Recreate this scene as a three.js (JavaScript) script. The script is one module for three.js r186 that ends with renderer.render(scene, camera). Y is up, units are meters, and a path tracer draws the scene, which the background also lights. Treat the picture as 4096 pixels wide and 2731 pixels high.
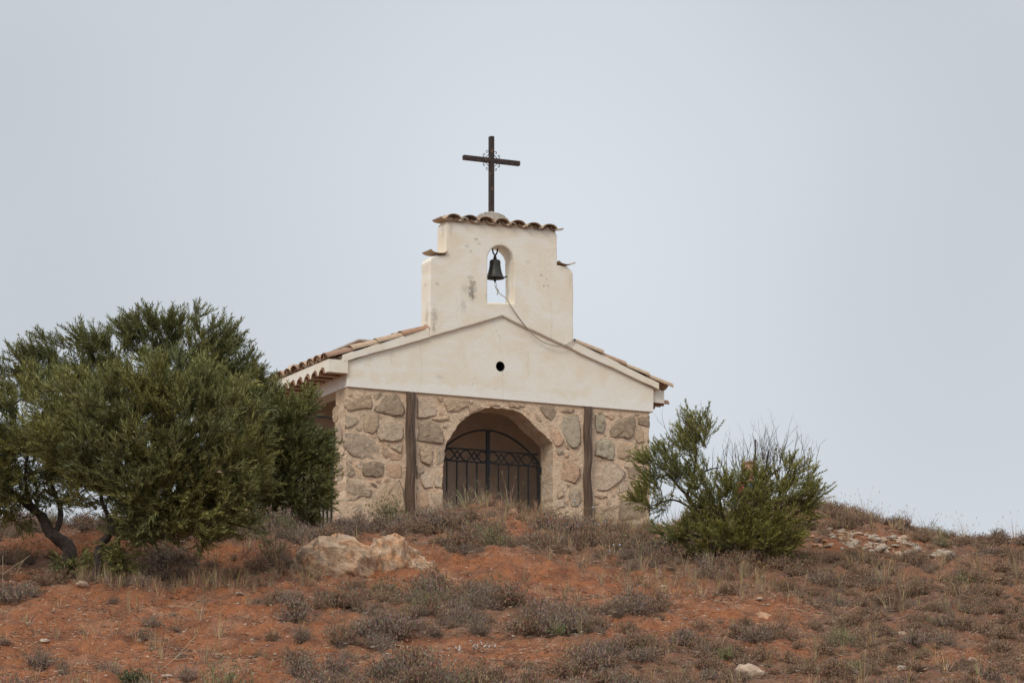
import * as THREE from 'three';
import { mergeGeometries } from 'three/addons/utils/BufferGeometryUtils.js';
import { MarchingCubes } from 'three/addons/objects/MarchingCubes.js';
import { createNoise2D, createNoise3D } from 'simplex-noise';

// ---------------------------------------------------------------- camera, sky, sun, exposure
const scene = new THREE.Scene();
const FOCAL = 13640, PITCH = 10.7 * Math.PI / 180;            // focal length in pixels of the 4096 px wide photograph
const camera = new THREE.PerspectiveCamera(2 * Math.atan(1365.5 / FOCAL) * 180 / Math.PI, 4096 / 2731, 0.5, 3000);
camera.position.set(0, 1.6, 0);
camera.rotation.x = PITCH;
scene.add(camera);

function mulberry(a) { return () => { a |= 0; a = a + 0x6D2B79F5 | 0; let t = Math.imul(a ^ a >>> 15, 1 | a); t = t + Math.imul(t ^ t >>> 7, 61 | t) ^ t; return ((t ^ t >>> 14) >>> 0) / 4294967296; }; }
const rnd = mulberry(71);
const R = (a, b) => a + (b - a) * rnd();
const n2 = createNoise2D(mulberry(5)), n3 = createNoise3D(mulberry(9));
const clamp = (x, a = 0, b = 1) => Math.min(b, Math.max(a, x));
const smooth = (a, b, x) => { const t = clamp((x - a) / (b - a)); return t * t * (3 - 2 * t); };
const lerp = (a, b, t) => a + (b - a) * t;
const mix3 = (a, b, t) => [lerp(a[0], b[0], t), lerp(a[1], b[1], t), lerp(a[2], b[2], t)];
const fbm2 = (x, y, o = 4) => { let s = 0, a = .5, f = 1; for (let i = 0; i < o; i++) { s += a * n2(x * f, y * f); a *= .5; f *= 2.03; } return s; };
const fbm3 = (x, y, z, o = 3) => { let s = 0, a = .5, f = 1; for (let i = 0; i < o; i++) { s += a * n3(x * f, y * f, z * f); a *= .5; f *= 2.03; } return s; };

{ // overcast sky: pale grey-blue cloud deck, brightening towards the zenith, with soft swells of cloud all round
  const W = 1024, H = 512, d = new Float32Array(W * H * 4);
  for (let j = 0; j < H; j++) for (let i = 0; i < W; i++) {
    const el = ((j + .5) / H - .5) * Math.PI, az = ((i + .5) / W - .5) * 2 * Math.PI;
    const x = Math.cos(el) * Math.cos(az), y = Math.sin(el), z = Math.cos(el) * Math.sin(az);
    const swell = 1 + .1 * n3(x * 4.5 + 3.33, y * 4.5 + .41, z * 4.5 + 4.3) + .02 * n3(x * 9, y * 9, z * 9);
    const k = (1 + 1.25 * smooth(.3, 1, y)) * swell;
    const o = (j * W + i) * 4;
    d[o] = .625 * k; d[o + 1] = .672 * k; d[o + 2] = .73 * k; d[o + 3] = 1;
  }
  const sky = new THREE.DataTexture(d, W, H, THREE.RGBAFormat, THREE.FloatType);
  sky.mapping = THREE.EquirectangularReflectionMapping;
  sky.magFilter = sky.minFilter = THREE.LinearFilter;
  sky.needsUpdate = true;
  scene.background = sky; scene.environment = sky;
}
const sun = new THREE.DirectionalLight(new THREE.Color(1, .95, .84), 1.5);
sun.target.position.set(0, 7, -40);
sun.position.set(-16, 36, -12);
sun.castShadow = true;
sun.shadow.radius = 34;
sun.shadow.mapSize.set(4096, 4096);
Object.assign(sun.shadow.camera, { left: -16, right: 16, top: 16, bottom: -16, near: 1, far: 90 });
scene.add(sun, sun.target);

const renderer = new THREE.WebGLRenderer({ antialias: true });
renderer.toneMapping = THREE.LinearToneMapping;
renderer.toneMappingExposure = 1.0;
renderer.shadowMap.enabled = true;
renderer.setSize(1024, 682);

// ---------------------------------------------------------------- helpers
const V = (x, y, z) => new THREE.Vector3(x, y, z);
const taken = {};
function numbered(name) { const k = taken[name] = (taken[name] ?? -1) + 1; return k ? name + '_' + String(k).padStart(3, '0') : name; }
function shadows(o) { o.traverse(m => { if (m.isMesh) { m.castShadow = true; m.receiveShadow = true; } }); return o; }
function tag(o, label, category, group, kind) {
  if (label) o.userData.label = label;
  if (category) o.userData.category = category;
  if (group) o.userData.group = group;
  if (kind) o.userData.kind = kind;
  return o;
}
function thing(name, label, category, group) { const g = new THREE.Group(); g.name = numbered(name); scene.add(g); return tag(g, label, category, group); }
function part(name, geo, mat, parent) { const m = new THREE.Mesh(geo, mat); m.name = name; parent.add(m); return m; }
function solo(name, geo, mat, label, category, group, kind) { const m = new THREE.Mesh(geo, mat); m.name = numbered(name); scene.add(m); return tag(m, label, category, group, kind); }
const TE = y => (FOCAL * Math.sin(PITCH) + (1365.5 - y) * Math.cos(PITCH)) / (FOCAL * Math.cos(PITCH) - (1365.5 - y) * Math.sin(PITCH));
function place(px, py, d) { // world point seen in the photograph at (px, py), d metres ahead
  const s = FOCAL * Math.cos(PITCH) - (1365.5 - py) * Math.sin(PITCH);
  return V((px - 2048) / s * d, 1.6 + d * TE(py), -d);
}
function project(p) { // where a world point shows in the photograph
  const d = -p.z, y = p.y - 1.6, c = Math.cos(PITCH), s = Math.sin(PITCH), f = d * c + y * s;
  return [2048 + p.x / f * FOCAL, 1365.5 - (y * c - d * s) / f * FOCAL];
}
const lin2s = c => { c = clamp(c); return Math.round(255 * (c <= .0031308 ? 12.92 * c : 1.055 * c ** (1 / 2.4) - .055)); };
function texture(w, h, f, srgb = true) { // f(x, y in 0..1) gives linear rgb, or one grey value when srgb is off
  const d = new Uint8Array(w * h * 4);
  for (let j = 0; j < h; j++) for (let i = 0; i < w; i++) {
    const c = f((i + .5) / w, (j + .5) / h), o = (j * w + i) * 4;
    if (srgb) { d[o] = lin2s(c[0]); d[o + 1] = lin2s(c[1]); d[o + 2] = lin2s(c[2]); } else d[o] = d[o + 1] = d[o + 2] = Math.round(255 * clamp(c));
    d[o + 3] = 255;
  }
  const t = new THREE.DataTexture(d, w, h, THREE.RGBAFormat, THREE.UnsignedByteType);
  t.magFilter = THREE.LinearFilter; t.minFilter = THREE.LinearMipmapLinearFilter; t.generateMipmaps = true;
  t.wrapS = t.wrapT = THREE.RepeatWrapping;
  if (srgb) t.colorSpace = THREE.SRGBColorSpace;
  t.needsUpdate = true;
  return t;
}
function tileable(f) { // noise on a torus: repeats without a seam
  return (u, v, s) => { const a = u * 2 * Math.PI, b = v * 2 * Math.PI, r = s / (2 * Math.PI); return f(Math.cos(a) * r, Math.sin(a) * r, Math.cos(b) * r, Math.sin(b) * r); };
}
const tn = tileable((a, b, c, d) => .6 * n3(a + c * .71, b + d * .83, c - d + 3) + .4 * n3(b - c + 9, d + a * .6, a + 5));
const tfbm = (u, v, s, o = 4) => { let t = 0, a = .5; for (let i = 0; i < o; i++) { t += a * tn(u, v, s); a *= .55; s *= 2.1; } return t; };
const repeated = (t, x, y = x) => { const c = t.clone(); c.repeat.set(x, y); c.needsUpdate = true; return c; };
function mat(rgb, rough = .9, more = {}) { return new THREE.MeshStandardMaterial({ color: new THREE.Color().setRGB(...rgb), roughness: rough, ...more }); }

const grain = texture(512, 512, (u, v) => { const a = tfbm(u, v, 10, 5), b = tfbm(u + .3, v + .1, 60, 3); const k = clamp(.86 + .26 * a + .2 * b, .3, 1); return [k, k * (.985 + .02 * a), k * (.96 + .05 * a)]; });
const bumpy = texture(512, 512, (u, v) => .5 + .35 * tfbm(u, v, 9, 4) + .2 * tfbm(u, v, 50, 3), false);
function meter(geo, s = 1, ou = 0, ov = 0) { // box-mapped uv in metres
  const p = geo.attributes.position, n = geo.attributes.normal, uv = new Float32Array(p.count * 2);
  for (let i = 0; i < p.count; i++) {
    const ax = Math.abs(n.getX(i)), ay = Math.abs(n.getY(i)), az = Math.abs(n.getZ(i));
    const [a, b] = ay > ax && ay > az ? [p.getX(i), p.getZ(i)] : ax > az ? [p.getZ(i), p.getY(i)] : [p.getX(i), p.getY(i)];
    uv[i * 2] = a * s + ou; uv[i * 2 + 1] = b * s + ov;
  }
  geo.setAttribute('uv', new THREE.BufferAttribute(uv, 2));
  return geo;
}
function box(x0, x1, y0, y1, z0, z1) { const g = new THREE.BoxGeometry(x1 - x0, y1 - y0, z1 - z0); g.translate((x0 + x1) / 2, (y0 + y1) / 2, (z0 + z1) / 2); return g; }
function rawGeo(pos, idx, col, normals) {
  const g = new THREE.BufferGeometry();
  g.setAttribute('position', new THREE.BufferAttribute(new Float32Array(pos), 3));
  if (col) g.setAttribute('color', new THREE.BufferAttribute(new Float32Array(col), 3));
  if (idx) g.setIndex(idx);
  if (normals) g.setAttribute('normal', new THREE.BufferAttribute(new Float32Array(normals), 3)); else g.computeVertexNormals();
  return g;
}
function tube(points, r, sides = 6, segs) { const c = new THREE.CatmullRomCurve3(points); return new THREE.TubeGeometry(c, segs ?? Math.max(2, points.length * 3), r, sides, false); }
function bar(a, b, w, t) { // square bar between two points
  const d = b.clone().sub(a), L = d.length(), g = new THREE.BoxGeometry(w, L, t ?? w);
  g.applyQuaternion(new THREE.Quaternion().setFromUnitVectors(V(0, 1, 0), d.normalize()));
  g.translate((a.x + b.x) / 2, (a.y + b.y) / 2, (a.z + b.z) / 2);
  return g;
}

// ---------------------------------------------------------------- the hill
const DEPTH = [30, 32, 34, 35.5, 36.5, 37.5, 38.5, 39.5, 40.5, 42, 44, 47];
const HILL = [ // x, then the height at each depth
  [-5.75, 4.13, 4.79, 5.47, 5.79, 5.97, 6.48, 6.66, 6.82, 6.90, 6.85, 6.75, 6.65],
  [-3.22, 4.13, 4.77, 5.42, 5.77, 5.97, 6.42, 6.69, 6.87, 6.87, 6.86, 6.85, 6.75],
  [-1.86, 4.13, 4.72, 5.34, 5.74, 6.08, 6.41, 6.64, 6.84, 6.91, 6.87, 6.87, 6.80],
  [-0.19, 4.13, 4.70, 5.29, 5.72, 6.17, 6.45, 6.67, 6.97, 7.24, 6.95, 6.90, 6.80],
  [0.99, 4.13, 4.70, 5.27, 5.69, 5.97, 6.34, 6.53, 6.71, 6.98, 7.03, 6.90, 6.80],
  [1.69, 4.12, 4.67, 5.22, 5.61, 5.86, 6.20, 6.41, 6.61, 6.89, 7.14, 7.15, 6.85],
  [2.67, 4.11, 4.63, 5.14, 5.53, 5.80, 6.11, 6.41, 6.71, 6.99, 7.36, 7.25, 6.75],
  [3.38, 4.11, 4.60, 5.09, 5.48, 5.75, 6.06, 6.38, 6.71, 7.02, 7.42, 7.25, 6.75],
  [4.36, 4.10, 4.56, 5.04, 5.43, 5.70, 6.00, 6.32, 6.65, 6.96, 7.28, 7.10, 6.65],
  [5.75, 4.09, 4.51, 4.97, 5.35, 5.62, 5.92, 6.21, 6.47, 6.72, 6.98, 6.85, 6.45],
];
function herm(xs, ys, x) { // smooth curve through the points, without overshoot worth mentioning
  const n = xs.length;
  if (x <= xs[0]) return ys[0];
  if (x >= xs[n - 1]) return ys[n - 1];
  let i = 0; while (x > xs[i + 1]) i++;
  const sl = k => k <= 0 ? (ys[1] - ys[0]) / (xs[1] - xs[0]) : k >= n - 1 ? (ys[n - 1] - ys[n - 2]) / (xs[n - 1] - xs[n - 2]) : (ys[k + 1] - ys[k - 1]) / (xs[k + 1] - xs[k - 1]);
  const h = xs[i + 1] - xs[i], t = (x - xs[i]) / h, t2 = t * t, t3 = t2 * t;
  return (2 * t3 - 3 * t2 + 1) * ys[i] + (t3 - 2 * t2 + t) * h * sl(i) + (-2 * t3 + 3 * t2) * ys[i + 1] + (t3 - t2) * h * sl(i + 1);
}
const HX = HILL.map(r => r[0]);
const CH = { x: -2.072, z: -42, y: 6.93, yaw: 25.5 * Math.PI / 180 }; // the chapel's front left corner
const CU = V(Math.cos(CH.yaw), 0, -Math.sin(CH.yaw)), CN = V(Math.sin(CH.yaw), 0, Math.cos(CH.yaw));
function inChapel(x, z, m = 0) { const dx = x - CH.x, dz = z - CH.z, u = dx * CU.x + dz * CU.z, w = dx * CN.x + dz * CN.z; return u > -m && u < 4.35 + m && w < m && w > -4.95 - m; }
function height(x, z) {
  const d = -z;
  let h;
  if (d < 30) h = herm([-400, 0, 10, 20, 30], [0, 0, .45, 1.95, 4.12], d);
  else if (d > 47) { const e = herm(HX, HILL.map(r => r[12]), x); h = lerp(e, 5, smooth(47, 75, d)) - 5 * smooth(75, 400, d); }
  else { const k = DEPTH.findIndex((v, i) => d <= DEPTH[i + 1] || i === DEPTH.length - 2); const i0 = Math.max(0, k - 1), i1 = Math.min(DEPTH.length - 1, k + 2); const ds = [], hs = []; for (let i = i0; i <= i1; i++) { ds.push(DEPTH[i]); hs.push(herm(HX, HILL.map(r => r[i + 1]), x)); } h = herm(ds, hs, d); }
  h -= .9 * smooth(6.2, 16, Math.abs(x)) * smooth(8, 34, d);
  const wild = smooth(4, 16, d), flat = inChapel(x, z, .25) ? .25 : 1;
  h += wild * flat * (.055 * n2(x * .55, z * .55) + .045 * n2(x * 1.7 + 9, z * 1.7) + .02 * n2(x * 4.3, z * 4.3 + 7) - .022 * smooth(.55, .95, 1 - Math.abs(n2(x * 2.6 + 4, z * .7 + .8 * x))) + .011 * n2(x * 10, z * 10) + .006 * n2(x * 24, z * 24));
  return h;
}
function groundAt(px, py) { for (let d = 29; d < 48; d += .03) { const p = place(px, py, d); const h = height(p.x, p.z); if (p.y < h) { p.y = h; return p; } } const p = place(px, py, 42); p.y = height(p.x, p.z); return p; }

// bare red patches and covered ground, from the photograph: centre, radii, how much grows there (px)
const PATCHES = [[300, 2185, 420, 55, .08], [560, 2590, 980, 250, .15], [150, 2330, 500, 60, .35], [2050, 2300, 340, 105, .04], [2520, 2360, 420, 80, .05], [2980, 2440, 320, 62, .1],
  [1900, 2620, 520, 85, .16], [2100, 2105, 290, 48, .2], [2680, 2120, 85, 80, .15], [3150, 2600, 190, 55, .25], [3830, 2630, 170, 50, .25], [1450, 2240, 340, 100, .06], [1000, 2230, 330, 50, .2], [2650, 2510, 330, 60, .2], [3500, 2180, 200, 55, .25], [1150, 2345, 620, 58, .2]];
function growth(px, py) {
  let g = .84 + .32 * n2(px * .004, py * .009);
  for (const [cx, cy, rx, ry, v] of PATCHES) { const q = Math.hypot((px - cx) / rx, (py - cy) / ry) + .22 * n2(px * .01 + cx, py * .02); g = lerp(v, g, smooth(.7, 1.12, q)); }
  return clamp(g);
}
{
  const line = (a, b, step, grow, far0, far1) => { const v = []; for (let t = a; t <= b + 1e-6; t += step) v.push(t); let s = step, t = a; const lo = []; while (t > far0) { s *= grow; t -= s; lo.push(Math.max(t, far0)); } s = step; t = v[v.length - 1]; while (t < far1) { s *= grow; t += s; v.push(Math.min(t, far1)); } return lo.reverse().concat(v); };
  const xs = line(-8.6, 8.6, .045, 1.2, -700, 700), zs = line(-46, -27, .045, 1.2, -900, 120);
  const pos = [], col = [], uv = [], idx = [], nx = xs.length;
  const red = [.365, .13, .047], pale = [.44, .22, .12], dark = [.19, .07, .034], litter = [.18, .108, .066];
  for (const z of zs) for (const x of xs) {
    const y = height(x, z); pos.push(x, y, z); uv.push(x / 1.3, z / 1.3);
    const [px, py] = project(V(x, y, z));
    let c = mix3(red, pale, smooth(.05, .6, fbm2(x * 1.1, z * 1.1 + 3, 4)) * .75);
    c = mix3(c, dark, smooth(-.1, .5, fbm2(x * 2.3 + 7, z * 2.3, 5)) * .7);
    const g = z > -26 ? .6 : growth(px, py);
    c = mix3(c, litter, clamp(smooth(.3, .9, g) * (.55 + .5 * fbm2(x * 5, z * 5, 3)) + .5 * smooth(.1, .5, fbm2(x * 6 + 3, z * 6, 3)) * smooth(0, .35, g), 0, .85));
    col.push(...c);
  }
  for (let j = 0; j < zs.length - 1; j++) for (let i = 0; i < nx - 1; i++) { const a = j * nx + i; idx.push(a, a + nx, a + 1, a + 1, a + nx, a + nx + 1); }
  const g = rawGeo(pos, idx, col); g.setAttribute('uv', new THREE.BufferAttribute(new Float32Array(uv), 2));
  const soil = texture(1024, 1024, (u, v) => { const a = tfbm(u, v, 14, 4), b = tfbm(u + .2, v, 70, 3), p = smooth(.28, .42, tn(u, v, 95)); const k = clamp(.8 + .35 * a + .3 * b, .25, 1); return [k, lerp(k * .97, .95, p * .5), lerp(k * .95, .95, p * .55)]; });
  const crumb = texture(1024, 1024, (u, v) => .5 + .3 * tfbm(u, v, 20, 4) + .25 * tfbm(u, v, 80, 3), false);
  const m = solo('ground', g, new THREE.MeshStandardMaterial({ vertexColors: true, map: soil, bumpMap: crumb, bumpScale: .05, roughness: 1 }), null, null, null, 'structure');
  m.userData.label = 'dry red earth hillside rising to the chapel';
}

// ---------------------------------------------------------------- the chapel
const chapel = thing('chapel', 'small stone and cream plaster chapel with stepped bell gable on the hilltop', 'chapel');
chapel.position.set(CH.x, CH.y, CH.z); chapel.rotation.y = CH.yaw;
const W = 4.526, BACK = -4.2, T0 = 2.0;                       // width, depth, height of the stonework
const FIT = [.956, 1.0125, 1.15];                               // measured against the photograph
function bake(g) { g.updateMatrixWorld(true); const inv = g.matrixWorld.clone().invert(), done = []; g.traverse(m => { if (m.isMesh) done.push([m, m.geometry.clone().applyMatrix4(inv.clone().multiply(m.matrixWorld)).scale(...FIT)]); }); g.traverse(m => { if (m !== g) { m.position.set(0, 0, 0); m.quaternion.identity(); m.scale.set(1, 1, 1); } }); for (const [m, geo] of done) m.geometry = geo; return g; }
const inFront = (x, y, z) => { const v = V(x * FIT[0], y * FIT[1], z * FIT[2]).applyAxisAngle(V(0, 1, 0), CH.yaw); return v.add(chapel.position); };
const lime = (() => { // cream limewash with its stains, cracks and whiter patches: 5.3 m wide, 2.6 m tall
  const blobs = [ // x, y, half width, half height, strength, colour
    [1.735, 3.375, .055, .14, .8, 0], [1.725, 3.30, .04, .055, .8, 0], [1.70, 3.52, .045, .03, .35, 0], [1.63, 3.36, .06, .06, .3, 0], [1.22, 3.40, .03, .025, .35, 0],
    [1.79, 4.02, .035, .02, .4, 0], [1.83, 3.97, .03, .02, .35, 0], [1.65, 3.92, .04, .02, .3, 0], [1.71, 3.86, .03, .02, .3, 0], [1.60, 3.15, .05, .09, .3, 0], [1.96, 3.30, .03, .05, .25, 0],
    [2.56, 3.80, .03, .02, .35, 0], [2.76, 3.64, .02, .015, .7, 0], [2.84, 3.60, .018, .014, .6, 0], [2.80, 3.50, .014, .014, .7, 0], [2.86, 3.51, .014, .012, .6, 0], [2.50, 3.66, .015, .012, .4, 0],
    [1.18, 2.98, .05, .12, .45, 0], [1.17, 2.83, .03, .05, .5, 0], [1.30, 2.22, .06, .025, .35, 1], [1.82, 2.24, .016, .012, .6, 1], [1.79, 2.16, .012, .012, .6, 1], [2.12, 2.12, .03, .015, .25, 1],
    [0.62, 2.44, .05, .03, .2, 1], [.45, 2.50, .04, .03, .2, 1], [.25, 2.44, .05, .02, .3, 1], [1.42, 4.1, .03, .09, .25, 0], [3.0, 3.99, .02, .04, .25, 0], [3.2, 3.6, .03, .1, .18, 0],
  ];
  const cracks = [[[1.01, 2.66], [1.03, 2.45], [1.06, 2.27], [1.03, 2.1], [.98, 2.01]], [[2.22, 2.40], [2.235, 2.25], [2.23, 2.12], [2.24, 2.0]], [[2.1, 3.0], [2.12, 2.9], [2.2, 2.78], [2.19, 2.6]], [[1.5, 3.25], [1.52, 3.1], [1.5, 2.95]], [[.62, 2.5], [.6, 2.4], [.63, 2.3]], [[2.9, 3.3], [2.92, 3.0], [2.9, 2.8]], [[2.62, 2.62], [2.6, 2.45], [2.63, 2.33]]];
  const seg = (px, py, a, b) => { const dx = b[0] - a[0], dy = b[1] - a[1], t = clamp(((px - a[0]) * dx + (py - a[1]) * dy) / (dx * dx + dy * dy)); return Math.hypot(px - a[0] - t * dx, py - a[1] - t * dy); };
  return texture(2048, 1024, (s, t) => {
    const x = s * 5.3 - .4, y = t * 2.6 + 1.9;
    let c = mix3([.82, .725, .58], [.85, .785, .675], smooth(-.35, .4, fbm2(x * 1.3 + 3, y * 1.6, 4)));
    c = mix3(c, [.80, .675, .50], .5 * smooth(.1, .5, fbm2(x * 2.1 + 11, y * 1.7 + 4, 4)));
    c = mix3(c, [.87, .825, .745], .8 * smooth(.17, .05, y - 2 + .1 * fbm2(x * 4, y * 6, 3)) * smooth(-.1, .02, y - 2.0));
    c = mix3(c, [.86, .81, .73], .6 * smooth(.15, .5, fbm2(x * 1.0 - 5, y * 3.3, 3)));
    const fine = 1 + .05 * fbm2(x * 25, y * 25, 3) + .035 * n2(x * 140, y * 140);
    c = c.map(v => v * fine);
    let speck = smooth(.80, .92, n2(x * 55, y * 55)) * smooth(.1, .5, n2(x * 2 + 4, y * 2));
    for (const [bx, by, rx, ry, k, w] of blobs) {
      const q = Math.hypot((x - bx) / rx, (y - by) / ry); if (q > 2.2) continue;
      const e = smooth(1.35, .2, q + .75 * fbm2(x * 16 + bx * 9, y * 16, 4)) * k;
      c = mix3(c, w ? [.42, .41, .42] : [.30, .26, .21], e);
    }
    c = mix3(c, [.4, .35, .29], speck * .5);
    const wx = x + .012 * n2(x * 20, y * 20), wy = y + .012 * n2(x * 20 + 5, y * 20);
    for (const k of cracks) for (let i = 0; i + 1 < k.length; i++) { const d = seg(wx, wy, k[i], k[i + 1]); if (d < .004) c = mix3(c, [.5, .44, .36], .55 * smooth(.004, .001, d)); }
    return c;
  });
})();
const limeBump = repeated(bumpy, 5.3, 2.6);
const plaster = new THREE.MeshStandardMaterial({ map: lime, bumpMap: limeBump, bumpScale: .004, roughness: .92 });
function limed(geo) { const p = geo.attributes.position, uv = new Float32Array(p.count * 2); for (let i = 0; i < p.count; i++) { uv[i * 2] = (p.getX(i) - p.getZ(i) + .4) / 5.3; uv[i * 2 + 1] = (p.getY(i) - 1.9) / 2.6; } geo.setAttribute('uv', new THREE.BufferAttribute(uv, 2)); return geo; }
function prism(pts, z0, z1, bevel = 0, holes = []) {
  const s = new THREE.Shape(pts.map(([x, y]) => new THREE.Vector2(x, y)));
  for (const h of holes) s.holes.push(new THREE.Path(h.map(([x, y]) => new THREE.Vector2(x, y))));
  const g = new THREE.ExtrudeGeometry(s, { depth: z1 - z0 - 2 * bevel, bevelEnabled: bevel > 0, bevelThickness: bevel, bevelSize: bevel, bevelOffset: -bevel, bevelSegments: 3, curveSegments: 12 });
  g.translate(0, 0, z0 + bevel);
  return g;
}
const SL = .3325, APEX = 2.235, RIDGE = 3.058;                 // roof pitch, ridge place, height of the rake line at the ridge
const rake = x => RIDGE - SL * Math.abs(x - APEX);
// --- stonework
const ARCH = [[1.385, 0], [1.40, .5], [1.385, .8], [1.393, 1.136], [1.418, 1.328], [1.455, 1.42], [1.519, 1.493], [1.575, 1.585], [1.627, 1.643], [1.71, 1.715], [1.809, 1.782], [1.97, 1.86], [2.143, 1.887], [2.328, 1.887], [2.46, 1.868], [2.573, 1.825], [2.67, 1.755], [2.759, 1.676], [2.882, 1.59], [2.95, 1.545], [3.006, 1.491], [3.025, 1.369], [3.01, 1.15], [3.005, .907], [3.015, .5], [3.0, 0]];
function ragged(pts, amp, step) { const o = []; for (let i = 0; i + 1 < pts.length; i++) { const [ax, ay] = pts[i], [bx, by] = pts[i + 1], n = Math.max(1, Math.round(Math.hypot(bx - ax, by - ay) / step)); for (let k = 0; k < n; k++) { const t = k / n, x = lerp(ax, bx, t), y = lerp(ay, by, t); o.push([x + amp * n2(x * 17 + 3, y * 17), y + (ay === 0 && k === 0 ? 0 : amp * n2(x * 17, y * 17 + 9))]); } } o.push(pts[pts.length - 1]); return o; }
const mortarMap = texture(512, 512, (u, v) => { const a = tfbm(u, v, 7, 4), b = tfbm(u, v + .4, 45, 3), k = clamp(.87 + .2 * a + .14 * b, .3, 1); return mix3(mix3([k, k * .97, k * .94], [.70, .66, .62], .55 * smooth(.12, .4, tfbm(u + .1, v + .5, 6, 4))), [.95, .80, .66], .5 * smooth(.1, .4, tfbm(u + .6, v, 4, 3))); });
const mortar = new THREE.MeshStandardMaterial({ color: new THREE.Color().setRGB(.83, .625, .445), map: repeated(mortarMap, .8), bumpMap: repeated(bumpy, 1.6), bumpScale: .035, roughness: .97 });
const leftEdge = ragged([[0, 0], [.01, T0]], .018, .09), rightEdge = ragged([[W - .05, T0], [W - .055, 0]], .02, .09);
const frontOutline = [...leftEdge, ...rightEdge, ...ragged([...ARCH].reverse(), .014, .05)];
const frontGeo = prism(frontOutline, -.33, 0, .008);
const pier = meter(mergeGeometries([
  frontGeo, prism([...ragged([[BACK, 0], [BACK, T0]], .01, .2), [-2.45, T0], ...ragged([[-2.45, T0 - .01], [-2.45, 0]], .015, .15)], 0, .3, .008).applyMatrix4(new THREE.Matrix4().makeBasis(V(0, 0, 1), V(0, 1, 0), V(-1, 0, 0))).translate(.305, 0, 0),
  prism([[BACK, 0], [BACK, T0], [-.335, T0], [-.335, 0]], 0, .3, .005).applyMatrix4(new THREE.Matrix4().makeBasis(V(0, 0, 1), V(0, 1, 0), V(-1, 0, 0))).translate(W - .06, 0, 0),
  prism([[.305, 0], [W - .365, 0], [W - .365, T0], [.305, T0]], BACK, BACK + .3, .005)].map(g => g.index ? g.toNonIndexed() : g)));
const [wallGeo, revealGeo] = (() => { // archway lining, mortar tone with brown patches and pale streaks, is its own part
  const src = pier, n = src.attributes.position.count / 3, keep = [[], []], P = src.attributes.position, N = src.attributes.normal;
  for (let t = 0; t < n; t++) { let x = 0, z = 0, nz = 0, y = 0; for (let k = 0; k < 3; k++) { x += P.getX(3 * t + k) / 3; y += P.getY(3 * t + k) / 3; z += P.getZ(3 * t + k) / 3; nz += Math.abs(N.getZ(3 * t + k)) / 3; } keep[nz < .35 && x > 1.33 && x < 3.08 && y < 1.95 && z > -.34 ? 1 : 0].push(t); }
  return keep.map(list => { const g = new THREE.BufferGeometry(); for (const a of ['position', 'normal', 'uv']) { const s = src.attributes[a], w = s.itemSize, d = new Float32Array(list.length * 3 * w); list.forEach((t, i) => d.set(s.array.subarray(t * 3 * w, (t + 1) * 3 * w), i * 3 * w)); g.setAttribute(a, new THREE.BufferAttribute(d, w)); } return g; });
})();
const stoneWall = part('stone_wall', wallGeo, mortar, chapel);
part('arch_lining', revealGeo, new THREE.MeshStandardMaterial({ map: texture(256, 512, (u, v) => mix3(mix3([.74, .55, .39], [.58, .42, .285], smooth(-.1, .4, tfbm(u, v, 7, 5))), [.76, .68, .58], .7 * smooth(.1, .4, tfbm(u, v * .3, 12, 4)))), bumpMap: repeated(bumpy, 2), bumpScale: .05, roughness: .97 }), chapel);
const STONE = { tan: [.74, .54, .37], grey: [.69, .535, .39], dark: [.55, .415, .29], pale: [.83, .64, .475], pink: [.80, .535, .36], green: [.62, .525, .385] };
const stoneMap = texture(512, 512, (u, v) => { const a = tfbm(u, v, 6, 5), b = tfbm(u + .5, v, 34, 4), pit = smooth(.34, .5, tn(u, v, 30)); const k = clamp(.88 + .42 * a + .13 * b, .2, 1) * (1 - .4 * pit); return mix3([k, k * .98, k * .95], [1, .86, .7], .35 * smooth(.05, .4, tfbm(u, v + .7, 5, 3))); });
const stoneMats = {};
for (const k in STONE) stoneMats[k] = [0, 1].map(i => new THREE.MeshStandardMaterial({ color: new THREE.Color().setRGB(...STONE[k].map(v => v * (i ? 1.1 : .95))), map: repeated(stoneMap, 1.9 + .5 * i), bumpMap: repeated(bumpy, 3 + i), bumpScale: .03, roughness: .95 }));
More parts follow.
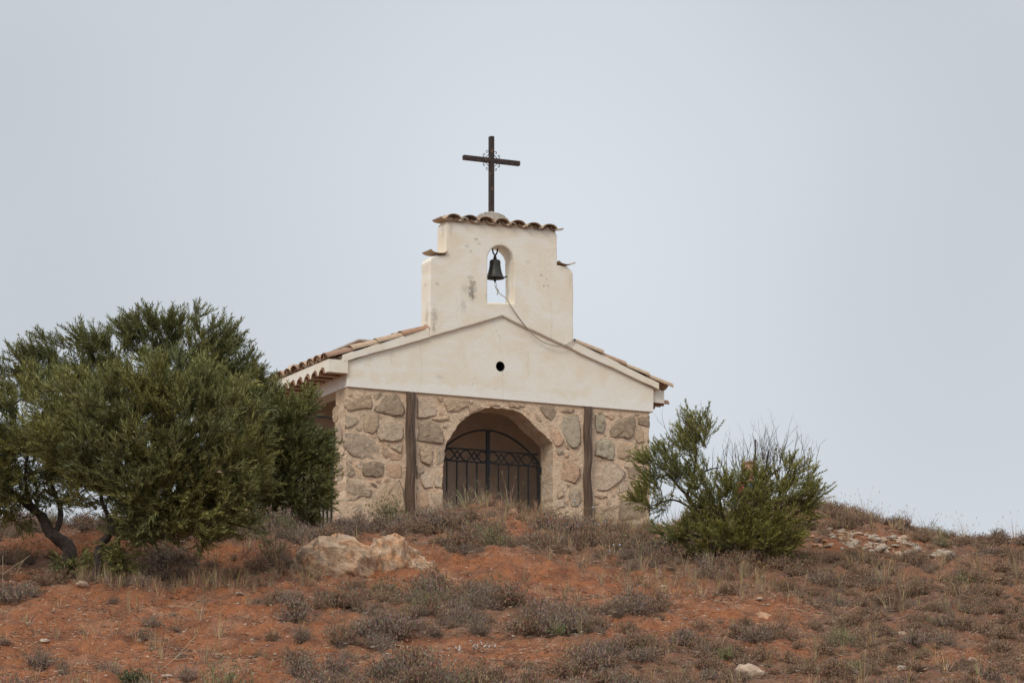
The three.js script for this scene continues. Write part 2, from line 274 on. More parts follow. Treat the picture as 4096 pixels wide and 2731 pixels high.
function stoneGeo(poly, rise, seed) { // a rough face standing proud of the mortar
  let pts = [];
  const n = poly.length / 2; let cx = 0, cy = 0;
  for (let i = 0; i < n; i++) { cx += poly[2 * i] / n; cy += poly[2 * i + 1] / n; }
  for (let i = 0; i < n; i++) { const j = (i + 1) % n, ax = poly[2 * i], ay = poly[2 * i + 1], bx = poly[2 * j], by = poly[2 * j + 1], m = Math.max(1, Math.round(Math.hypot(bx - ax, by - ay) / .045)); for (let k = 0; k < m; k++) { const x = lerp(ax, bx, k / m), y = lerp(ay, by, k / m); pts.push([x + .008 * n2(x * 30 + seed, y * 30), y + .008 * n2(x * 30, y * 30 + seed)]); } }
  const rings = [[1.12, -.03], [1.085, rise * .3], [1.0, rise * .8], [.75, rise * 1.0], [.38, rise * 1.02]], pos = [], idx = [], N = pts.length;
  for (const [s, z] of rings) for (const [x, y] of pts) { const X = cx + (x - cx) * s, Y = cy + (y - cy) * s; pos.push(X, Y, z + (z > 0 ? .9 * rise * fbm2(X * 9 + seed, Y * 9, 3) + .35 * rise * n2(X * 32, Y * 32 + seed) + .11 * n2(seed, 2.3) * (X - cx) + .11 * n2(4.1, seed) * (Y - cy) : 0)); }
  pos.push(cx, cy, rise * (1 + .4 * n2(cx * 9, seed)));
  for (let r = 0; r + 1 < rings.length; r++) for (let i = 0; i < N; i++) { const a = r * N + i, b = r * N + (i + 1) % N; idx.push(a, b, a + N, b, b + N, a + N); }
  const l = (rings.length - 1) * N; for (let i = 0; i < N; i++) idx.push(l + i, l + (i + 1) % N, rings.length * N);
  let area = 0; for (let i = 0; i < N; i++) { const [ax, ay] = pts[i], [bx, by] = pts[(i + 1) % N]; area += ax * by - bx * ay; }
  if (area < 0) for (let i = 0; i < idx.length; i += 3) [idx[i], idx[i + 1]] = [idx[i + 1], idx[i]];
  return meter(rawGeo(pos, idx), 1, seed * .37, seed * .61);
}
const STONES = [["tan",0.02,-0.15,0.17,-0.11,0.32,-0.08,0.35,-0.15,0.34,-0.24,0.17,-0.27,0.03,-0.29,0.0,-0.23],["grey",0.38,-0.06,0.49,-0.04,0.45,-0.11,0.41,-0.13],["dark",0.5,-0.15,0.56,-0.08,0.67,-0.04,0.74,-0.08,0.8,-0.17,0.81,-0.25,0.78,-0.3,0.66,-0.31,0.56,-0.29,0.47,-0.28,0.41,-0.27,0.43,-0.21],["grey",0.01,-0.35,0.1,-0.37,0.16,-0.4,0.13,-0.45,0.07,-0.49,0.01,-0.5],["tan",0.26,-0.33,0.35,-0.3,0.45,-0.33,0.45,-0.44,0.42,-0.51,0.37,-0.55,0.26,-0.53,0.24,-0.45],["grey",0.45,-0.48,0.51,-0.42,0.62,-0.37,0.73,-0.37,0.8,-0.41,0.81,-0.53,0.77,-0.61,0.68,-0.63,0.56,-0.62,0.49,-0.63,0.44,-0.56],["grey",0.01,-0.59,0.14,-0.59,0.3,-0.61,0.34,-0.64,0.44,-0.7,0.48,-0.77,0.47,-0.85,0.37,-0.87,0.3,-0.85,0.26,-0.88,0.1,-0.85,0.04,-0.8,0.0,-0.73],["grey",0.65,-0.71,0.75,-0.67,0.8,-0.67,0.79,-0.76,0.74,-0.77],["tan",0.53,-0.72,0.59,-0.74,0.61,-0.83,0.57,-0.86,0.52,-0.8],["pink",0.63,-0.79,0.79,-0.79,0.8,-0.86,0.65,-0.87],["dark",0.28,-0.94,0.41,-0.91,0.52,-0.93,0.54,-1.03,0.48,-1.11,0.4,-1.09,0.26,-1.09,0.24,-1.01],["pink",0.6,-0.93,0.77,-0.93,0.79,-1.02,0.78,-1.08,0.6,-1.08,0.58,-1.01],["grey",0.01,-0.94,0.07,-0.97,0.12,-1.03,0.11,-1.08,0.04,-1.11,0.02,-1.11],["grey",0.02,-1.15,0.14,-1.18,0.25,-1.2,0.3,-1.25,0.36,-1.26,0.35,-1.33,0.24,-1.35,0.18,-1.36,0.13,-1.41,0.03,-1.41],["dark",0.35,-1.17,0.42,-1.18,0.45,-1.21,0.42,-1.23],["tan",0.4,-1.35,0.51,-1.26,0.62,-1.15,0.75,-1.13,0.79,-1.22,0.81,-1.36,0.83,-1.48,0.63,-1.52,0.41,-1.52,0.29,-1.49],["pale",1.02,-0.07,1.15,-0.05,1.28,-0.05,1.33,-0.15,1.29,-0.26,1.12,-0.3,1.03,-0.31,1.02,-0.19],["tan",1.3,-0.03,1.38,-0.02,1.37,-0.08,1.33,-0.09],["dark",1.03,-0.38,1.18,-0.36,1.31,-0.38,1.36,-0.46,1.39,-0.55,1.37,-0.61,1.23,-0.61,1.03,-0.6,1.04,-0.48],["tan",1.24,-0.32,1.35,-0.28,1.48,-0.26,1.48,-0.31,1.36,-0.34],["tan",1.07,-0.68,1.14,-0.64,1.23,-0.66,1.25,-0.74,1.24,-0.85,1.19,-0.9,1.07,-0.86,1.05,-0.76],["grey",1.31,-0.69,1.39,-0.66,1.41,-0.74,1.4,-0.84,1.3,-0.9,1.3,-0.78],["grey",1.01,-0.92,1.11,-0.92,1.11,-0.99,1.01,-1.08],["pale",1.07,-1.04,1.14,-0.99,1.23,-0.97,1.26,-1.04,1.24,-1.17,1.12,-1.18,1.07,-1.12],["pale",1.27,-1.02,1.37,-1.01,1.38,-1.09,1.37,-1.17,1.27,-1.16],["pink",1.01,-1.26,1.16,-1.25,1.18,-1.42,1.02,-1.45],["pale",1.23,-1.26,1.37,-1.29,1.38,-1.39,1.25,-1.42],["tan",1.41,-0.09,1.51,-0.04,1.72,-0.05,1.75,-0.12,1.6,-0.19,1.46,-0.21],["tan",1.76,-0.12,1.9,-0.09,1.96,-0.12,1.87,-0.17,1.79,-0.21],["grey",1.62,-0.3,1.72,-0.22,1.75,-0.24,1.66,-0.32],["tan",2.05,-0.06,2.21,-0.07,2.2,-0.09,2.08,-0.1],["tan",2.36,-0.03,2.54,-0.03,2.6,-0.07,2.48,-0.09,2.37,-0.08],["dark",2.82,-0.06,2.9,-0.04,3.02,-0.04,3.06,-0.1,3.03,-0.16,2.98,-0.21,2.91,-0.18,2.85,-0.12],["green",3.09,-0.2,3.23,-0.16,3.38,-0.13,3.4,-0.23,3.41,-0.32,3.41,-0.47,3.37,-0.53,3.29,-0.54,3.23,-0.48,3.18,-0.38,3.09,-0.29],["tan",3.12,-0.06,3.27,-0.05,3.32,-0.06,3.29,-0.09,3.13,-0.1],["tan",3.18,-0.52,3.21,-0.49,3.25,-0.55,3.23,-0.57],["grey",3.06,-0.59,3.14,-0.56,3.17,-0.62,3.09,-0.66],["pink",2.87,-0.28,2.96,-0.29,3.08,-0.35,3.16,-0.45,3.12,-0.52,3.06,-0.54,2.99,-0.46,2.93,-0.36],["pink",3.05,-0.79,3.15,-0.71,3.27,-0.73,3.39,-0.79,3.4,-0.89,3.33,-0.99,3.14,-0.96,3.05,-0.92],["tan",3.07,-1.1,3.15,-1.09,3.17,-1.18,3.08,-1.21],["grey",3.24,-1.14,3.3,-1.08,3.39,-1.08,3.42,-1.2,3.37,-1.3,3.29,-1.29,3.25,-1.21],["pale",3.05,-1.23,3.17,-1.22,3.17,-1.31,3.07,-1.33],["green",3.65,-0.11,3.75,-0.1,3.81,-0.18,3.79,-0.28,3.75,-0.34,3.67,-0.32,3.65,-0.22],["pink",3.84,-0.09,3.94,-0.09,3.91,-0.14,3.86,-0.13],["dark",3.88,-0.27,3.95,-0.18,4.09,-0.12,4.23,-0.1,4.25,-0.2,4.21,-0.33,4.16,-0.37,4.03,-0.36,3.87,-0.36],["dark",4.3,-0.09,4.48,-0.07,4.48,-0.2,4.4,-0.2,4.31,-0.17],["tan",4.27,-0.25,4.35,-0.22,4.38,-0.28,4.38,-0.39,4.29,-0.42,4.26,-0.34],["green",3.67,-0.46,3.75,-0.41,3.87,-0.41,3.93,-0.47,3.93,-0.59,3.91,-0.66,3.8,-0.65,3.65,-0.61],["tan",3.99,-0.5,4.08,-0.44,4.17,-0.49,4.16,-0.58,4.08,-0.65,3.98,-0.63],["tan",4.26,-0.49,4.46,-0.45,4.46,-0.55,4.26,-0.57],["pale",3.66,-0.75,3.83,-0.71,3.97,-0.73,4.08,-0.83,4.02,-0.92,3.9,-1.01,3.81,-1.06,3.69,-1.06,3.62,-1.0,3.61,-0.89],["dark",4.15,-0.75,4.25,-0.72,4.32,-0.79,4.24,-0.89,4.16,-0.88],["tan",4.24,-0.91,4.33,-0.91,4.32,-1.02,4.25,-1.02],["dark",4.02,-1.21,4.18,-1.13,4.34,-1.1,4.46,-1.15,4.46,-1.41,4.02,-1.43],["tan",3.64,-1.3,3.77,-1.26,3.9,-1.28,3.96,-1.44,3.64,-1.45],["tan",3.63,-1.14,3.76,-1.12,3.83,-1.15,3.72,-1.18],["pale",4.01,-0.98,4.15,-0.95,4.19,-1.03,4.02,-1.07]];
STONES.forEach(([kind, ...p], i) => {
  const poly = p.map((v, k) => k % 2 ? v + T0 : v);
  part('stone', stoneGeo(poly, kind === 'pale' || kind === 'pink' ? R(.004, .01) : R(.008, .02), i + 1), stoneMats[kind][i % 2], stoneWall);
});
{ // small packing stones where the joints are wide
  const r = mulberry(19), q = (a, b) => a + (b - a) * r(), disks = STONES.map(([, ...p]) => { let x = 0, y = 0; const n = p.length / 2; for (let i = 0; i < n; i++) { x += p[2 * i] / n; y += p[2 * i + 1] / n; } return p.reduce((o, v, i) => { if (i % 2 === 0) o.pts.push([v, p[i + 1] + T0]); return o; }, { x, y: y + T0, pts: [] }); });
  const inside = (x, y, P) => { let c = false; for (let i = 0, j = P.length - 1; i < P.length; j = i++) if ((P[i][1] > y) !== (P[j][1] > y) && x < (P[j][0] - P[i][0]) * (y - P[i][1]) / (P[j][1] - P[i][1]) + P[i][0]) c = !c; return c; };
  const extra = []; let tries = 0;
  while (extra.length < 74 && tries++ < 9000) {
    const x = q(.05, W - .12), y = q(.3, T0 - .05), s = q(.028, .075), a = q(0, 3.14), e = q(.5, .85);
    if (x > 1.34 - s && x < 3.07 + s && (y < 1.4 || Math.hypot((x - 2.2) / .86, (y - 1.15) / .8) < 1 + s)) continue;
    if (Math.abs(x - .914) < .085 + s || Math.abs(x - 3.523) < .08 + s || y + s > T0 - .01) continue;
    if (extra.some(o => Math.hypot(o.x - x, o.y - y) < (o.s + s) * 1.15)) continue;
    const ring = []; for (let k = 0; k < 8; k++) { const t = k / 8 * 2 * Math.PI, m = q(.75, 1.15); ring.push([x + s * m * (Math.cos(t) * Math.cos(a) - e * Math.sin(t) * Math.sin(a)), y + s * m * (Math.cos(t) * Math.sin(a) + e * Math.sin(t) * Math.cos(a))]); }
    if (disks.some(d => Math.hypot(d.x - x, d.y - y) < .5 && (ring.some(([u, v]) => inside(u, v, d.pts.map(([px, py]) => [d.x + (px - d.x) * 1.16, d.y + (py - d.y) * 1.16]))) || inside(x, y, d.pts) || d.pts.some(([u, v]) => Math.hypot(u - x, v - y) < s * 1.2)))) continue;
    extra.push({ x, y, s }); part('stone', stoneGeo(ring.flat(), q(.003, .011), 200 + extra.length), stoneMats[['pale', 'tan', 'pink', 'grey', 'pale'][Math.floor(r() * 5)]][Math.floor(r() * 2)], stoneWall);
  }
}
[['tan', -.30, 1.72, .18], ['grey', -.2, 1.45, .2], ['tan', -.28, 1.12, .16], ['grey', -.17, .95, .2], ['tan', -.26, .62, .19], ['pale', -.14, .4, .15]].forEach(([k, z, y, s], i) => { // the end of the pier, round the corner
  const q = []; for (let a = 0; a < 9; a++) { const t = a / 9 * 2 * Math.PI; q.push(z + Math.cos(t) * s * .45 * (1 + .2 * n2(i, a)), y + Math.sin(t) * s * .6 * (1 + .2 * n2(a, i))); }
  const g = stoneGeo(q, .006, 90 + i); g.applyMatrix4(new THREE.Matrix4().makeBasis(V(0, 0, 1), V(0, 1, 0), V(-1, 0, 0))); part('stone', g, stoneMats[k][0], stoneWall);
});
// --- the room behind the arch
const dim = new THREE.MeshStandardMaterial({ color: new THREE.Color().setRGB(.86, .765, .69), map: repeated(mortarMap, .35), roughness: .95 });
part('inner_wall', meter(mergeGeometries([box(.2, W - .2, .02, T0 + .68, -2.15, -2.0), box(W - .38, W - .366, .02, T0, -2.0, -.34), box(W - .27, W - .255, T0, T0 + .3, -2.0, -.26)])), dim, chapel);
part('floor', meter(box(-.02, W - .02, -.4, .012, BACK, .01)), mat([.5, .42, .34], .95, { map: repeated(grain, .8) }), chapel);
part('ceiling', meter(box(.3, W - .3, T0 + .66, T0 + .68, BACK + .3, -.26)), mat([.5, .42, .36], .95, { map: repeated(grain, .5) }), chapel);
// --- gable, bell gable, rake trims
const hole = []; for (let i = 0; i < 24; i++) hole.push([2.217 + .062 * Math.cos(i / 24 * 2 * Math.PI), 2.42 + .062 * Math.sin(i / 24 * 2 * Math.PI)]);
part('gable_wall', limed(prism([[-.002, T0 + .002], [W, T0 - .008], [W + .01, rake(W)], [APEX, RIDGE + .05], [-.002, rake(0)]], -.25, .02, .006, [hole])), plaster, chapel);
part('back_gable_wall', limed(prism([[0, T0], [W, T0], [W, rake(W)], [APEX, RIDGE + .05], [0, rake(0)]], BACK, BACK + .25, .006)), plaster, chapel);
const open = [[2.013, 3.225], [2.402, 3.244], [2.404, 3.78]];
for (let i = 0; i <= 14; i++) { const a = i / 14 * Math.PI; open.push([2.208 + .196 * Math.cos(a), 3.772 + .196 * Math.sin(a)]); }
open.push([2.013, 3.77]);
const worn = (pts, amp) => ragged([...pts, pts[0]], amp, .12).slice(0, -1);
const bellGable = part('bell_gable', limed(prism(worn([[1.157, rake(1.157)], [APEX, RIDGE], [3.296, rake(3.296)], [3.298, 3.70], [3.27, 3.75], [3.2, 3.79], [3.06, 3.80], [3.052, 4.18], [3.03, 4.235], [1.41, 4.215], [1.387, 4.16], [1.388, 3.775], [1.25, 3.765], [1.185, 3.74], [1.157, 3.68]], .006), -.185, .05, .022, [open])), plaster, chapel);
for (const s of [-1, 1]) {
  const xe = s < 0 ? -.085 : W + .075, xi = s < 0 ? 1.16 : 3.293;
  part('rake_trim', limed(prism(worn(s < 0 ? [[xe, rake(xe) + .012], [xi, rake(xi)], [xi, rake(xi) + .13], [xe, rake(xe) + .10]] : [[xi, rake(xi)], [xe, rake(xe) + .012], [xe, rake(xe) + .10], [xi, rake(xi) + .13]], .005), -.12, .052, .01)), plaster, chapel);
}
part('vent_pipe', mergeGeometries([new THREE.CylinderGeometry(.0615, .0615, .26, 24, 1, true).rotateX(Math.PI / 2).translate(2.217, 2.42, -.107), new THREE.CircleGeometry(.062, 24).translate(2.217, 2.42, -.235)]), mat([.02, .02, .022], .9, { side: THREE.DoubleSide }), chapel);  // black disc inside the pipe paints in the darkness behind the hole
// --- side beams under the eaves
for (const s of [-1, 1]) part('eave_beam', limed(s < 0 ? box(-.004, .25, T0 + .001, rake(0) - .02, BACK + .25, -.25) : box(W - .25, W + .004, T0 + .001, rake(W) - .02, BACK + .25, -.25)), plaster, chapel);
// --- clay tiles
function tileGeo(L, w0, w1, th = .013, seg = 9, rise = .72) { // a half-round tile: axis x from the upper, narrower end to the lower, wider one
  const pos = [], idx = [], row = 2 * (seg + 1);
  for (const [x, w] of [[0, w0], [L * .5, (w0 + w1) / 2], [L, w1]]) {
    for (let k = 0; k <= seg; k++) { const a = Math.PI * k / seg; pos.push(x, Math.sin(a) * w / 2 * rise, Math.cos(a) * w / 2); }
    for (let k = 0; k <= seg; k++) { const a = Math.PI * k / seg, q = w / 2 - th; pos.push(x, Math.sin(a) * q * rise, Math.cos(a) * q); }
  }
  for (let r = 0; r < 2; r++) for (let k = 0; k < seg; k++) { const o = r * row + k, p = o + row, i = o + seg + 1, j = i + row; idx.push(o, p, o + 1, o + 1, p, p + 1, i, i + 1, j, i + 1, j + 1, j); }
  for (const r of [0, 2]) for (let k = 0; k < seg; k++) { const o = r * row + k, i = o + seg + 1; r ? idx.push(o, i, o + 1, o + 1, i, i + 1) : idx.push(o, o + 1, i, o + 1, i + 1, i); }
  for (const k of [0, seg]) for (let r = 0; r < 2; r++) { const o = r * row + k, i = o + seg + 1; k ? idx.push(o, o + row, i, i, o + row, i + row) : idx.push(o, i, o + row, i, i + row, o + row); }
  const g = rawGeo(pos, idx).toNonIndexed(); g.computeVertexNormals();
  return meter(g);
}
const clayMap = texture(512, 512, (u, v) => { const a = tfbm(u, v, 6, 4), b = tfbm(u, v + .3, 40, 3), lich = smooth(.2, .45, tfbm(u + .4, v, 9, 4)); const k = clamp(.84 + .3 * a + .22 * b, .25, 1); return mix3([k, k, k], [.72, .74, .66], lich * .45); });
const clay = [[.54, .38, .25], [.48, .295, .19], [.42, .235, .145], [.58, .43, .29], [.37, .22, .145], [.36, .27, .205]].map((c, i) => mat(c, .93, { map: repeated(clayMap, 1.6 + i * .21), bumpMap: repeated(bumpy, 4), bumpScale: .008, side: THREE.DoubleSide }));
const TL = .43, tileVar = [tileGeo(TL, .165, .2), tileGeo(TL, .17, .21), tileGeo(TL, .16, .195)];
const roof = new THREE.Group(); roof.name = 'roof'; chapel.add(roof);
const deck = s => { const xe = s < 0 ? -.2 : W + .2, b = .105; return prism(s < 0 ? [[xe, rake(xe) + b - .03], [APEX, RIDGE + b - .03], [APEX, RIDGE + b], [xe, rake(xe) + b]] : [[APEX, RIDGE + b - .03], [xe, rake(xe) + b - .03], [xe, rake(xe) + b], [APEX, RIDGE + b]], BACK, -.13); };
part('roof_deck', limed(mergeGeometries([deck(-1), deck(1)])), plaster, roof);
const pitch = Math.atan(SL), bulk = [[], [], []];
let tileNo = 0;
for (const s of [-1, 1]) for (let c = 0; c < 20; c++) for (let k = 0; k < 6; k++) for (const under of [0, 1]) {
  if (under && c === 0) continue;
  const z = -.035 - c * .215 + (under ? .107 : 0), rowEnd = 2.235 + .30 - k * .36;            // distance of the tile's lower end from the ridge, along x
  const back = (s < 0 && c === 0 && under === 0 ? 0 : R(-.012, .012)) + (s > 0 ? .05 : 0);
  if (c === 0 && k > 3 ) continue;                                                             // the bell gable stands there
  const lower = V(APEX + s * (rowEnd + back), 0, z + R(-.006, .006)); lower.y = RIDGE - SL * (rowEnd + back) + .105 + (under ? .074 : .02) + R(0, .008);
  const x = V(s * Math.cos(pitch - .03), -Math.sin(pitch - .03), 0), y = under ? V(-s * Math.sin(pitch), -Math.cos(pitch), 0) : V(s * Math.sin(pitch), Math.cos(pitch), 0);
  const zz = V().crossVectors(x, y).normalize(); y.crossVectors(zz, x);
  const m = new THREE.Matrix4().makeBasis(x, y, zz).setPosition(lower.clone().addScaledVector(x, -TL));
  const g = tileVar[tileNo++ % 3], which = [3, 0, 1, 2, 3, 0, 4, 1, 0][Math.floor(rnd() * 9)];
  if (k === 0 || c === 0) { const t = part('roof_tile', g, clay[which], roof); t.applyMatrix4(m); } else bulk[which % 3].push(g.clone().applyMatrix4(m));
}
bulk.forEach((b, i) => { const m = part('upper_roof_tiles', mergeGeometries(b), clay[i], roof); m.userData.kind = 'stuff'; });
// --- scalloped eaves: plaster poured round a row of corbel tiles
for (const s of [-1, 1]) {
  const pts = [], bot = s < 0 ? 2.165 : 2.13, top = .16, n = 19, pit = .215, r = .078;
  const lead = s < 0 ? -.05 : .03; pts.push([lead, bot]);
  for (let c = 0; c < n; c++) { const m = .125 + c * pit; for (let k = 0; k <= 8; k++) { const a = Math.PI - k / 8 * Math.PI; pts.push([m + r * Math.cos(a), bot + r * 1.05 * Math.sin(a)]); } }
  pts.push([4.2, bot], [4.2, bot + top], [lead, bot + top]);
  const x0 = s < 0 ? -.285 : W + .005, g = prism(pts, 0, s < 0 ? .28 : .2, .004).applyMatrix4(new THREE.Matrix4().makeBasis(V(0, 0, -1), V(0, 1, 0), V(1, 0, 0))).translate(x0, 0, 0);
  const e = part('eave_cornice', limed(g), plaster, chapel);
  for (let c = 0; c < n; c++) { const t = part('corbel_tile', tileVar[c % 3], clay[[2, 4, 1, 2][c % 4]], e); t.scale.set(.74, .92, .74); t.position.set(s < 0 ? .02 : W - .02, bot - .004, -(.125 + c * pit)); t.rotation.y = s < 0 ? Math.PI : 0; }
}
// --- tiles capping the bell gable
{
  const capGeo = tileGeo(.15, .175, .2, .013, 10, .4), cover = tileGeo(.175, .185, .225, .013, 10, .56), dish = tileGeo(.27, .225, .25, .013, 10, .32);
  const put = (x, y, down, under, L, gl = capGeo, ci, tiltZ = 0) => { // down: +1 towards the front, -1 towards the back
    const short = down < 0 ? .75 : 1, t = part('cap_tile', gl, clay[ci ?? [3, 0, 3, 0, 1, 5][Math.floor(rnd() * 6)]], bellGable), a = .16;
    const X = V(0, -Math.sin(a), down * Math.cos(a)), Y = V(0, Math.cos(a), down * Math.sin(a)); if (under) Y.negate();
    const Z = V().crossVectors(X, Y); t.applyMatrix4(new THREE.Matrix4().makeRotationZ(tiltZ).multiply(new THREE.Matrix4().makeBasis(X.multiplyScalar(short), Y, Z)).setPosition(x, y, -.065));
  };
  const p0 = 1.37, pit = .2385;
  for (let k = 1; k <= 7; k++) for (const dn of [1, -1]) put(p0 + k * pit - .005, 4.285 + k * .002, dn, true, .21, capGeo, k === 0 ? 0 : undefined);
  for (let k = 0; k < 7; k++) for (const dn of [1, -1]) put(p0 + .114 + k * pit, 4.27 + R(0, .012), dn, false, .23, cover, k === 0 ? 3 : undefined);
  for (const [x, y] of [[1.285, 3.815], [3.19, 3.832], [1.43, 4.25]]) { const t = part('cap_tile', dish, clay[x < 2 ? 3 : 0], bellGable), X = V(0, -.05, 1).normalize(), Y = V(0, -1, -.05).normalize(), Z = V().crossVectors(X, Y); t.applyMatrix4(new THREE.Matrix4().makeBasis(X, Y, Z).setPosition(x, y + .028, -.19)); }
  const bed = limed(prism([[1.42, 4.2], [3.02, 4.22], [3.0, 4.285], [1.44, 4.275]], -.165, .03, .01)); part('mortar_bed', bed, plaster, bellGable);
  const mound = new THREE.SphereGeometry(1, 28, 14, 0, 2 * Math.PI, 0, Math.PI / 2), mp = mound.attributes.position;
  for (let i = 0; i < mp.count; i++) { const x = mp.getX(i), y = mp.getY(i), z = mp.getZ(i), q = 1 + .13 * fbm3(x * 3, y * 3, z * 3); mp.setXYZ(i, x * .25 * q, y * .15 * q, z * .12 * q); }
  mound.computeVertexNormals(); mound.translate(2.14, 4.28, -.065);
  part('mortar_mound', meter(mound), mat([.47, .41, .34], .97, { map: repeated(grain, 3), bumpMap: repeated(bumpy, 4), bumpScale: .02 }), bellGable);
}
// --- timber posts let into the stonework
const woodMap = texture(256, 1024, (u, v) => { const a = tfbm(u * 1, v * .12, 34, 3), b = tfbm(u, v, 5, 3), w = smooth(.12, .4, tfbm(u + .2, v * .3, 7, 4)); return mix3(mix3(mix3([.15, .09, .055], [.055, .038, .028], smooth(-.2, .3, a)), [.27, .225, .185], clamp(w * .75 + .15 * b)), [.02, .015, .012], .85 * smooth(.3, .42, tfbm(u, v * .06, 40, 2))); });
const wood = new THREE.MeshStandardMaterial({ map: woodMap, bumpMap: texture(256, 1024, (u, v) => .5 + .5 * tfbm(u, v * .1, 30, 3), false), bumpScale: .012, roughness: .9 });
[[.914, .063, 0], [3.523, .057, 5]].forEach(([x, r, s]) => {
  const g = new THREE.CylinderGeometry(r * .96, r * 1.05, T0 + .18, 22, 26, false), p = g.attributes.position;
  for (let i = 0; i < p.count; i++) { const y = p.getY(i), a = Math.atan2(p.getZ(i), p.getX(i)), q = 1 + .09 * n3(Math.cos(a) * 1.2 + s, Math.sin(a) * 1.2, y * 1.6) + .08 * n3(Math.cos(a) * 4, Math.sin(a) * 4 + s, y * 1.2); p.setXYZ(i, p.getX(i) * q + .015 * n2(y * 1.5, s), y, p.getZ(i) * q); }
  g.computeVertexNormals(); g.translate(x, T0 / 2 - .1, .012); part('timber_post', g, wood, chapel);
});
bake(chapel); shadows(chapel);

// ---------------------------------------------------------------- gate, side grille, bell, rope, cross
const iron = mat([.012, .012, .0125], .8);
const bronze = mat([.055, .052, .047], .5, { metalness: .55, map: repeated(grain, 5) });
const onChapel = g => { bake(g); g.position.copy(chapel.position); g.rotation.y = CH.yaw; return shadows(g); };
const GZ = -.30, arcTop = x => 1.655 - .345 * ((x - 2.236) / .77) ** 2 * (1 + .12 * Math.abs((x - 2.236) / .77));
{
  const gate = thing('entrance_gate', 'black wrought iron double gate with ovals and diamonds inside the stone archway', 'gate');
  const P = (x, y) => V(x, y, GZ);
  for (const s of [-1, 1]) {
    const leaf = new THREE.Group(); leaf.name = 'gate_leaf'; gate.add(leaf);
    const xi = 2.236 + s * .012, xo = 2.236 + s * .752;
    part('meeting_stile', bar(P(2.236 + s * .0115, .06), P(2.236 + s * .0115, 1.655), .021, .035), iron, leaf);
    part('hinge_stile', bar(P(xo, .06), P(xo, arcTop(xo) + .005), .03), iron, leaf);
    const arc = []; for (let i = 0; i <= 10; i++) { const x = lerp(xi, xo, i / 10); arc.push(P(x, arcTop(x))); }
    part('arched_top_rail', tube(arc, .0125, 6, 24), iron, leaf);
    for (const y of [1.392, 1.235, .12]) part('rail', bar(P(xi, y), P(xo, y), .018), iron, leaf);
    for (let k = 1; k <= 4; k++) { const x = 2.236 + s * (.012 + .148 * k); part('bar', bar(P(x, .12), P(x, 1.235), .015), iron, leaf); }
    for (let k = 0; k < 3; k++) { // a run of ovals with diamonds between
      const x = 2.236 + s * (.075 + .25 * k), ov = []; const oy = 1.3135;
      for (let i = 0; i < 24; i++) { const t = (i % 12) / 12, up = i < 12 ? 1 : -1, xx = up * lerp(.084, -.084, t); ov.push(P(x + xx, oy + up * .067 * Math.cos(xx / .084 * Math.PI / 2) ** .85)); }
      if (k === 0) ov.forEach(v => v.x = s > 0 ? Math.max(v.x, 2.25) : Math.min(v.x, 2.222));
      part('oval', new THREE.TubeGeometry(new THREE.CatmullRomCurve3(ov, true, 'catmullrom', .3), 60, .009, 6, true), iron, leaf);
      const dx = 2.236 + s * (.2 + .25 * k), h = .054, w = .038;
      part('diamond', mergeGeometries([bar(P(dx - w, oy), P(dx, oy + h), .014), bar(P(dx, oy + h), P(dx + w, oy), .014), bar(P(dx + w, oy), P(dx, oy - h), .014), bar(P(dx, oy - h), P(dx - w, oy), .014)]), iron, leaf);
      part('link', mergeGeometries([bar(P(dx - w, oy), P(dx - w - .014, oy), .013), bar(P(dx + w, oy), P(dx + w + .014, oy), .013)]), iron, leaf);
    }
    for (const y of [1.19, .3]) part('hinge', mergeGeometries([box(Math.min(xo, xo + s * .06), Math.max(xo, xo + s * .06), y - .02, y + .02, GZ - .014, GZ + .014), new THREE.CylinderGeometry(.022, .022, .08, 10).translate(xo + s * .03, y, GZ).toNonIndexed()].map(g => g.index ? g.toNonIndexed() : g)), iron, leaf);
  }
  onChapel(gate); gate.translateX(-.022);
  const gr = thing('side_grille', 'black iron bar grille in the open left side of the chapel', 'grille');
  const Q = (z, y) => V(.12, y, z), a = []; for (let i = 0; i <= 10; i++) { const z = lerp(-.37, -2.42, i / 10); a.push(Q(z, 1.62 + .22 * (1 - ((z + 1.395) / 1.025) ** 2))); }
  part('arched_top_rail', tube(a, .014, 6, 24), iron, gr);
  for (const y of [1.55, .12]) part('rail', bar(Q(-.36, y), Q(-2.43, y), .02), iron, gr);
  for (let k = 0; k < 18; k++) { const z = -.40 - k * .118; part('bar', bar(Q(z, .06), Q(z, 1.55), .017), iron, gr); }
  onChapel(gr);
}
